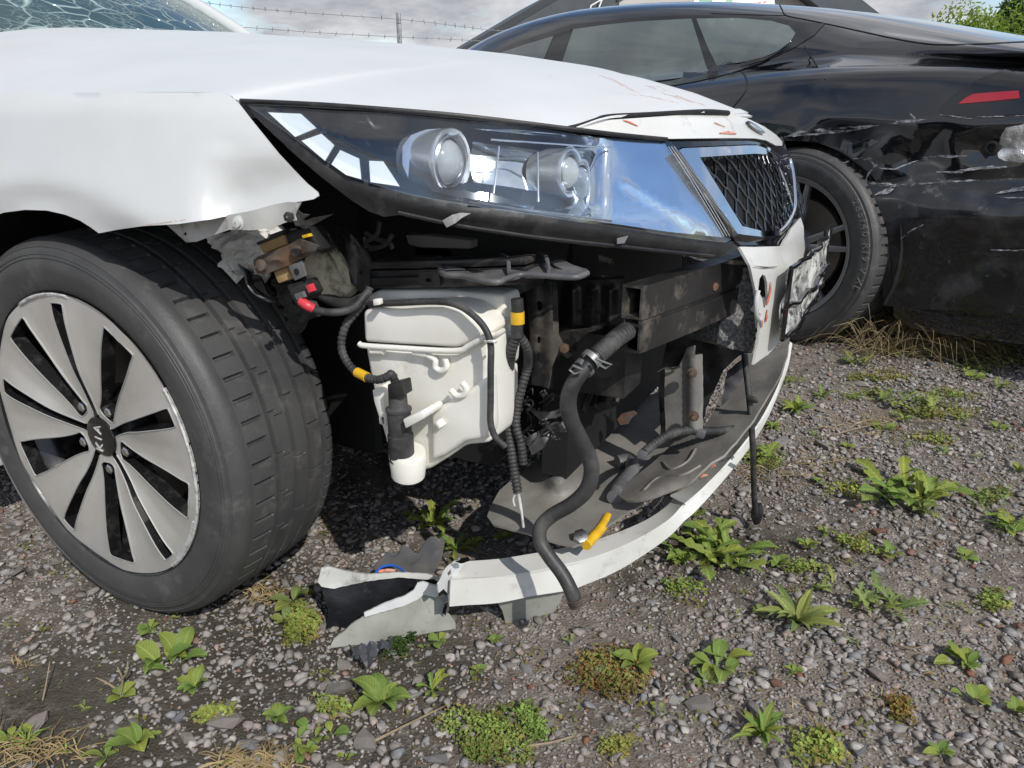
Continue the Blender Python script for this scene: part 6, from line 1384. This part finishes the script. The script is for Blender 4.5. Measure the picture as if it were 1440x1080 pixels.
def matweed(px, py, w, h, label, mats=('leaf_mat',), n=900, lf=.006, name='creeping_weed', cat='weed'):
    p = at(px, py, Z=0); a = at(px - w / 2, py, Z=0); b = at(px + w / 2, py, Z=0); c = at(px, py - h / 2, Z=0); d = at(px, py + h / 2, Z=0)
    ux = (b - a) / 2; uy = (d - c) / 2; t = thing(name, label, cat, p, group='weeds growing in the gravel')
    lobes = [(random.uniform(-.65, .65), random.uniform(-.65, .65), random.uniform(.25, .5)) for _ in range(7)] + [(0, 0, .55)]
    for mi, mt in enumerate(mats):
        V = []; F = []
        for k in range(n // len(mats)):
            lx, ly, lr = random.choice(lobes); rr = lr * math.sqrt(random.random()); th = random.uniform(0, 6.28)
            if mi == 1: rr = lr * random.uniform(.6, 1.25)
            q = p + ux * (lx + rr * math.cos(th)) + uy * (ly + rr * math.sin(th)) + UP * random.uniform(.002, .016 * (1.3 - rr / .6 * .5)); s = lf * random.uniform(.6, 1.35)
            d1 = Vector((random.gauss(0, 1), random.gauss(0, 1), random.gauss(0, .45))).normalized(); d2 = d1.cross(Vector((random.gauss(0, .4), random.gauss(0, .4), 1))).normalized()
            i = len(V); V += [q, q + d1 * s * .5 + d2 * s * .38 + UP * .001, q + d1 * s, q + d1 * s * .5 - d2 * s * .38 + UP * .001]; F.append([i, i + 1, i + 2, i + 3])
        build('foliage', V, F, M[mt], t, smooth=0, kind='stuff')
    return t
W = weed
W(240, 935, 95, 'plantain', 'bright broad-leaved weed on the gravel below the white car tyre', 11, spread=.25)
W(275, 968, 62, 'plantain', 'smaller broad-leaved weed touching the big one below the tyre', 7)
W(172, 984, 46, 'round', 'small weed beside a dry forked stalk, left of the big broad-leaved one', 6)
W(212, 888, 42, 'round', 'little yellow-green seedling just under the tyre', 7)
W(250, 870, 20, 'round', 'single tiny leaf sprout under the tyre tread', 3)
W(414, 852, 66, 'plantain', 'pale upright broad leaf left of the broken bumper corner', 5, 'leaf_pale')
W(402, 878, 60, 'plantain', 'drooping large leaf left of the bumper corner, nearer the camera', 4, 'leaf_pale')
W(195, 1052, 88, 'plantain', 'large bright weed at the bottom edge near the left corner', 7)
W(150, 1070, 60, 'plantain', 'low broad leaves at the bottom edge beside the large bright weed', 4)
W(392, 1012, 50, 'plantain', 'compact weed midway along the bottom, left of the leafy sprigs', 8)
W(440, 1040, 60, 'round', 'round-leaved sprig at the bottom, right of the compact weed', 9, spread=.6)
W(425, 1062, 46, 'round', 'rounded leaves at the bottom edge under the sprig', 6, spread=.4)
W(487, 1070, 26, 'round', 'tiny sprig at the bottom edge between sprig and big rosette', 4)
W(538, 992, 100, 'plantain', 'big glossy broad-leaved rosette right below the bumper corner', 11)
W(608, 974, 54, 'dandelion', 'small weed with narrow leaves right of the glossy rosette', 7)
W(616, 905, 40, 'round', 'small leaves right below the torn end of the bumper corner', 6)
W(598, 914, 22, 'round', 'yellowish pair of leaves under the broken bumper corner', 3)
W(672, 946, 28, 'round', 'tiny upright sprig below the grey foot of the bumper lip', 5)
W(696, 904, 28, 'round', 'tiny green sprig left of the grey foot of the bumper lip', 6)
W(18, 1040, 52, 'round', 'sprig at the lower left corner of the picture', 6)
W(40, 1052, 70, 'grass', 'green grass tuft in the dry grass at the lower left corner', 22, 'leaf')
W(95, 1062, 46, 'grass', 'small green grass tuft right of the lower left corner', 14, 'leaf')
W(610, 742, 76, 'dandelion', 'bright dandelion under the washer tank', 13)
W(640, 776, 58, 'dandelion', 'jagged dandelion leaves rising behind the torn bumper end', 9)
W(705, 760, 34, 'round', 'little weed inside the bumper lip by the undertray', 7)
W(665, 768, 30, 'round', 'small weed between the dandelion and the undertray', 6)
W(1000, 790, 100, 'dandelion', 'wide dandelion right of the white bumper lip', 26, spread=.5)
W(960, 792, 56, 'dandelion', 'dandelion touching the lip side of the wide one', 9)
W(1040, 800, 60, 'dandelion', 'dandelion leaves on the far right flank of the wide one', 9)
W(1092, 796, 48, 'plantain', 'small broad-leaved weed right of the wide dandelion', 7)
W(1135, 772, 40, 'round', 'round-leaved weed behind the small broad-leaved one', 7)
W(1250, 782, 40, 'round', 'low weed on open gravel at the right, beside dry stems', 7)
W(1356, 786, 38, 'round', 'low spreading weed near the right edge on open gravel', 6)
W(1120, 878, 118, 'lance', 'star-shaped rosette of long narrow leaves on the open gravel', 22)
W(1066, 866, 32, 'round', 'pale small leaves just left of the star-shaped rosette', 5, 'leaf_pale')
W(1230, 852, 70, 'feather', 'feathery olive weed right of the star-shaped rosette', 20, spread=.6)
W(1155, 826, 44, 'feather', 'sparse feathery weed above the star-shaped rosette', 9, spread=.6)
W(895, 938, 68, 'plantain', 'pale broad leaves standing in the creeping weed patch', 8)
W(926, 1002, 32, 'round', 'single bright leaf cluster at the lower end of the creeping patch', 4)
W(1010, 935, 84, 'plantain', 'sprawling weed right of the creeping patch', 12, spread=.35)
W(992, 962, 46, 'plantain', 'lower leaves of a weed just below the sprawling one', 5, 'leaf_pale')
W(1114, 948, 34, 'round', 'tiny weed on the gravel below the star-shaped rosette', 6)
W(1072, 1036, 96, 'lance', 'tufted narrow-leaved weed at the bottom right of centre', 16, 'leaf')
W(1352, 935, 70, 'plantain', 'sprawling bright weed near the right edge', 9, spread=.3)
W(1365, 986, 58, 'round', 'open round-leaved weed near the right edge, below the sprawling one', 7, spread=.3)
W(1428, 1004, 52, 'plantain', 'weed cut by the right edge near the bottom corner', 6)
W(1322, 1062, 58, 'plantain', 'weed at the bottom edge near the right corner', 6)
W(1120, 580, 58, 'lance', 'bright tuft right of the hanging cable', 16, 'leaf')
W(1086, 603, 42, 'lance', 'small tuft beside the white lip and hanging cable', 14, 'leaf')
W(1155, 560, 36, 'feather', 'low tuft behind the bright tuft', 10)
W(1062, 646, 58, 'feather', 'low leafy tuft against the outside of the white lip', 18, 'leaf', spread=.4)
W(978, 728, 44, 'lance', 'green tuft growing tight against the white bumper lip', 12, 'leaf')
W(1290, 572, 56, 'feather', 'long low weed strip on the far gravel', 22, spread=1.0)
W(1250, 566, 46, 'feather', 'low weed at the left end of the far strip', 12, spread=.5)
W(1270, 592, 44, 'lance', 'bright tuft just below the far weed strip', 12, 'leaf')
W(1242, 606, 36, 'round', 'small weed left of the bright tuft below the strip', 6)
W(1190, 630, 32, 'plantain', 'small upright leaves on the gravel right of the cable plug', 5)
W(1152, 682, 28, 'round', 'tiny sprig between cable plug and leafy patch', 6)
W(1270, 700, 96, 'dandelion', 'large leafy patch of jagged weed on the right gravel', 32, spread=.6)
W(1300, 725, 56, 'dandelion', 'right lower flank of jagged weed beside the large patch', 10, 'leaf_pale', spread=.3)
W(1402, 606, 38, 'round', 'small weed at the right, right of the far strip', 6)
W(1372, 645, 26, 'round', 'two flat leaves on bare gravel at the right', 3)
W(1432, 664, 38, 'plantain', 'weed touching the right edge beside a pale stone', 6)
W(1417, 744, 66, 'dandelion', 'dense weed at the right edge, mid height', 16, spread=.4)
W(1160, 752, 34, 'dandelion', 'small jagged weed left of the large leafy patch', 7)
W(1207, 512, 40, 'feather', 'low weed on the far gravel below the black car wheel', 12, spread=.5)
W(1252, 500, 40, 'lance', 'bright low weed under the black bumper', 12, 'leaf')
W(1300, 498, 46, 'feather', 'green strip of weed in the shade line of the black bumper', 16, spread=.8)
W(1370, 534, 34, 'round', 'small weed on the far right gravel', 7)
W(1408, 546, 38, 'feather', 'pale weed on the far right gravel near the edge', 10, spread=.4)
W(1180, 478, 62, 'lance', 'leafy green tuft at the foot of the black car tyre', 14, 'leaf')
W(1425, 486, 60, 'feather', 'green weed under the black bumper at the right edge', 18, 'leaf', spread=.6)
W(1385, 492, 44, 'feather', 'weed among straw under the black bumper', 12, 'leaf', spread=.6)
W(1350, 590, 30, 'feather', 'thin pale weed between far strip and right edge', 8, spread=.5)
W(1118, 476, 26, 'round', 'tiny weed beside the tyre foot of the black car', 5)
for i, (px, py, s, lb) in enumerate([(1148, 616, 26, 'wisp of weed right of the tuft beside the cable'), (1330, 640, 30, 'thin weed on the right gravel above the leafy patch'), (1352, 860, 28, 'wisp of weed near the right edge above the sprawling weed'), (1200, 905, 22, 'wisp of green right of the star-shaped rosette'), (1030, 868, 20, 'thin sprout left of the star-shaped rosette'), (800, 905, 20, 'thin sprout in front of the rubber hose end'), (118, 1000, 24, 'thin sprout left of the dry forked stalk')]):
    W(px, py, s, 'feather', lb, 7, spread=.4)
matweed(870, 950, 150, 92, 'creeping green and reddish weed patch in the middle foreground', ('leaf_mat', 'leaf_red'), 1500, .0062)
matweed(690, 1035, 160, 92, 'dense creeping green weed mat at the bottom centre', ('leaf', 'leaf_mat'), 2200, .0058)
matweed(748, 1018, 50, 60, 'right lobe of creeping green weed beside the dense mat', ('leaf',), 420, .0062)
matweed(870, 1054, 60, 34, 'little creeping weed at the bottom, right of the dense mat', ('leaf_mat',), 320, .0055)
matweed(1145, 1056, 96, 54, 'loose creeping weed at the bottom right of the tufted one', ('leaf', 'leaf_mat'), 560, .0075)
matweed(1266, 1000, 60, 44, 'reddish feathery weed patch on the right foreground gravel', ('leaf_red', 'leaf_mat'), 380, .0065)
matweed(432, 880, 66, 74, 'yellow-green small-leaved weed left of the broken bumper corner', ('leaf', 'leaf_mat'), 900, .0075)
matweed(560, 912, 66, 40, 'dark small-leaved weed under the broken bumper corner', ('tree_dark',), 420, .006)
matweed(1240, 530, 120, 18, 'thin green film of weeds on the far gravel', ('leaf_mat',), 500, .009)
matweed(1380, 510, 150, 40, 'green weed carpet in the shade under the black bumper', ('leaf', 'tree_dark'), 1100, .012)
matweed(1075, 650, 70, 40, 'mixed low weeds against the white lip by the hanging cable', ('leaf_mat', 'leaf'), 500, .007)
matweed(1310, 580, 140, 26, 'olive low weeds along the far strip', ('leaf_mat',), 600, .009)

for i, (px, py, w, h, n, lb) in enumerate([(1330, 556, 90, 20, 420, 'low yellow-green weed film between the far strip and the right edge'), (1210, 560, 60, 16, 260, 'low yellow-green weed left of the far strip'), (1100, 540, 70, 20, 260, 'thin weed behind the hanging cable on open gravel'), (1390, 700, 70, 34, 420, 'low weed patch above the dense weed at the right edge'), (1200, 770, 60, 26, 300, 'thin creeping weed below the large jagged patch'), (1180, 690, 60, 24, 240, 'thin creeping weed left of the large jagged patch'), (1130, 800, 60, 20, 240, 'sparse creeping weed above the star-shaped rosette'), (1400, 850, 70, 34, 320, 'thin creeping weed at the right edge above the sprawling weed'), (960, 830, 70, 26, 260, 'sparse creeping weed in front of the white lip and wide dandelion'), (470, 1000, 60, 30, 260, 'thin creeping weed left of the glossy rosette'), (300, 1010, 90, 34, 300, 'mossy creeping weed between the two large broad-leaved weeds'), (1300, 620, 90, 24, 320, 'low creeping weed above the large jagged patch')]):
    matweed(px, py, w, h, lb, ('leaf', 'leaf_mat'), n, .0075)
def straw(px, py, w, h, label, n, ln, name='dry_grass', cat='dry grass', mat='straw', lift=.10):
    p = at(px, py, Z=0); a = at(px - w / 2, py, Z=0); b = at(px + w / 2, py, Z=0); c = at(px, py - h / 2, Z=0); d = at(px, py + h / 2, Z=0); ux = (b - a) / 2; uy = (d - c) / 2; m = MB()
    for k in range(n):
        q = p + ux * random.uniform(-1, 1) + uy * random.uniform(-1, 1) * .8; th = random.uniform(0, 6.28); l = ln * random.uniform(.5, 1.2); dr = Vector((math.cos(th), math.sin(th), 0)); up = UP * random.uniform(.1, 1) * lift
        m.add(*tube_vf([q + UP * .003, q + dr * l * .5 + up, q + dr * l + up * random.uniform(0, 1.1)], [.0010, .0009, .0004], seg=3, n=3, caps=False))
    t = thing(name, label, cat, p); m.build('stems', M[mat], t, kind='stuff'); return t
straw(1312, 498, 200, 16, 'heap of dry straw under the scraped black bumper', 420, .22, 'straw_heap', 'straw', lift=.15)
straw(1222, 482, 60, 12, 'tall dry grass stalks beside the black car tyre', 46, .20, lift=.20)
straw(50, 1056, 120, 44, 'dry yellow grass tuft in the lower left corner', 95, .045, lift=.018)
straw(360, 1072, 110, 34, 'flattened dry grass at the bottom edge left of centre', 105, .04, lift=.013)
straw(372, 838, 50, 24, 'small dry straw tuft in front of the white car tyre', 70, .035, lift=.02)
straw(1085, 668, 60, 34, 'dry stems beside the hanging cable', 60, .06, lift=.02)
straw(1230, 600, 110, 30, 'thin dry stems lying on the far gravel', 46, .12, lift=.02)
straw(1150, 650, 120, 50, 'loose dry stems scattered right of the cable plug', 36, .09, lift=.012)
def twig(pts, r, label):
    m = MB()
    for q in pts: m.add(*tube_vf([at(x, y, Z=z) for x, y, z in q], [r, r * .8, r * .5], seg=6))
    t = thing('twig', label, 'twig', at(pts[0][0][0], pts[0][0][1], Z=0)); m.build('stick', M['twig'], t)
twig([[(170, 975, .006), (172, 955, .03), (165, 938, .05)], [(172, 955, .03), (178, 945, .045), (180, 930, .06)], [(165, 970, .006), (150, 960, .01), (135, 953, .012)]], .0018, 'dry forked stalk on the gravel left of the big broad-leaved weed')
twig([[(520, 1045, .006), (570, 1020, .012), (627, 992, .010)]], .0022, 'thin dry stalk lying right of the glossy rosette')
twig([[(735, 1050, .006), (775, 1044, .010), (806, 1035, .008)]], .0022, 'pale straight twig at the bottom beside the dense weed mat')
twig([[(60, 985, .005), (66, 955, .02), (70, 930, .035)]], .0013, 'thin upright dry stem near the left edge')
twig([[(1255, 905, .006), (1280, 912, .010), (1300, 908, .008)]], .0018, 'thin dead stem on the gravel left of the sprawling bright weed')
twig([[(1170, 612, .006), (1215, 600, .014), (1262, 590, .010)]], .0018, 'long dry stem on the far gravel')

# thin ground cover nobody could count: single leaves, moss and dead scraps between the stones
gc = []; gcf = []; gp2 = []; gpf = []
pts = scatter(420, 0.72, 4.4, .9); cl = clump(pts)
for (x, y), c in zip(pts, cl):
    if c > .75 and random.random() < .7: continue
    r0 = random.uniform(.004, .032); dead = random.random() < .35; V, F = (gp2, gpf) if dead else (gc, gcf)
    for k in range(random.randint(4, 22)):
        q = Vector((x + random.gauss(0, r0), y + random.gauss(0, r0), random.uniform(.003, .010))); s = random.uniform(.0035, .0095)
        d1 = Vector((random.gauss(0, 1), random.gauss(0, 1), random.gauss(.25, .4))).normalized(); d2 = d1.cross(UP).normalized() if abs(d1.z) < .95 else Vector((1, 0, 0))
        i = len(V); w = .12 if dead else .36; V += [q, q + d1 * s * .55 + d2 * s * w, q + d1 * s * (2 if dead else 1), q + d1 * s * .55 - d2 * s * w]; F.append([i, i + 1, i + 2, i + 3])
tag(build('ground_cover', gc, gcf, M['leaf_mat'], smooth=0, kind='stuff'), 'tiny green leaves sprouting thinly between the stones everywhere', 'ground cover')
tag(build('plant_litter', gp2, gpf, M['straw'], smooth=0, kind='stuff'), 'dead brown scraps of grass scattered between the stones', 'litter')
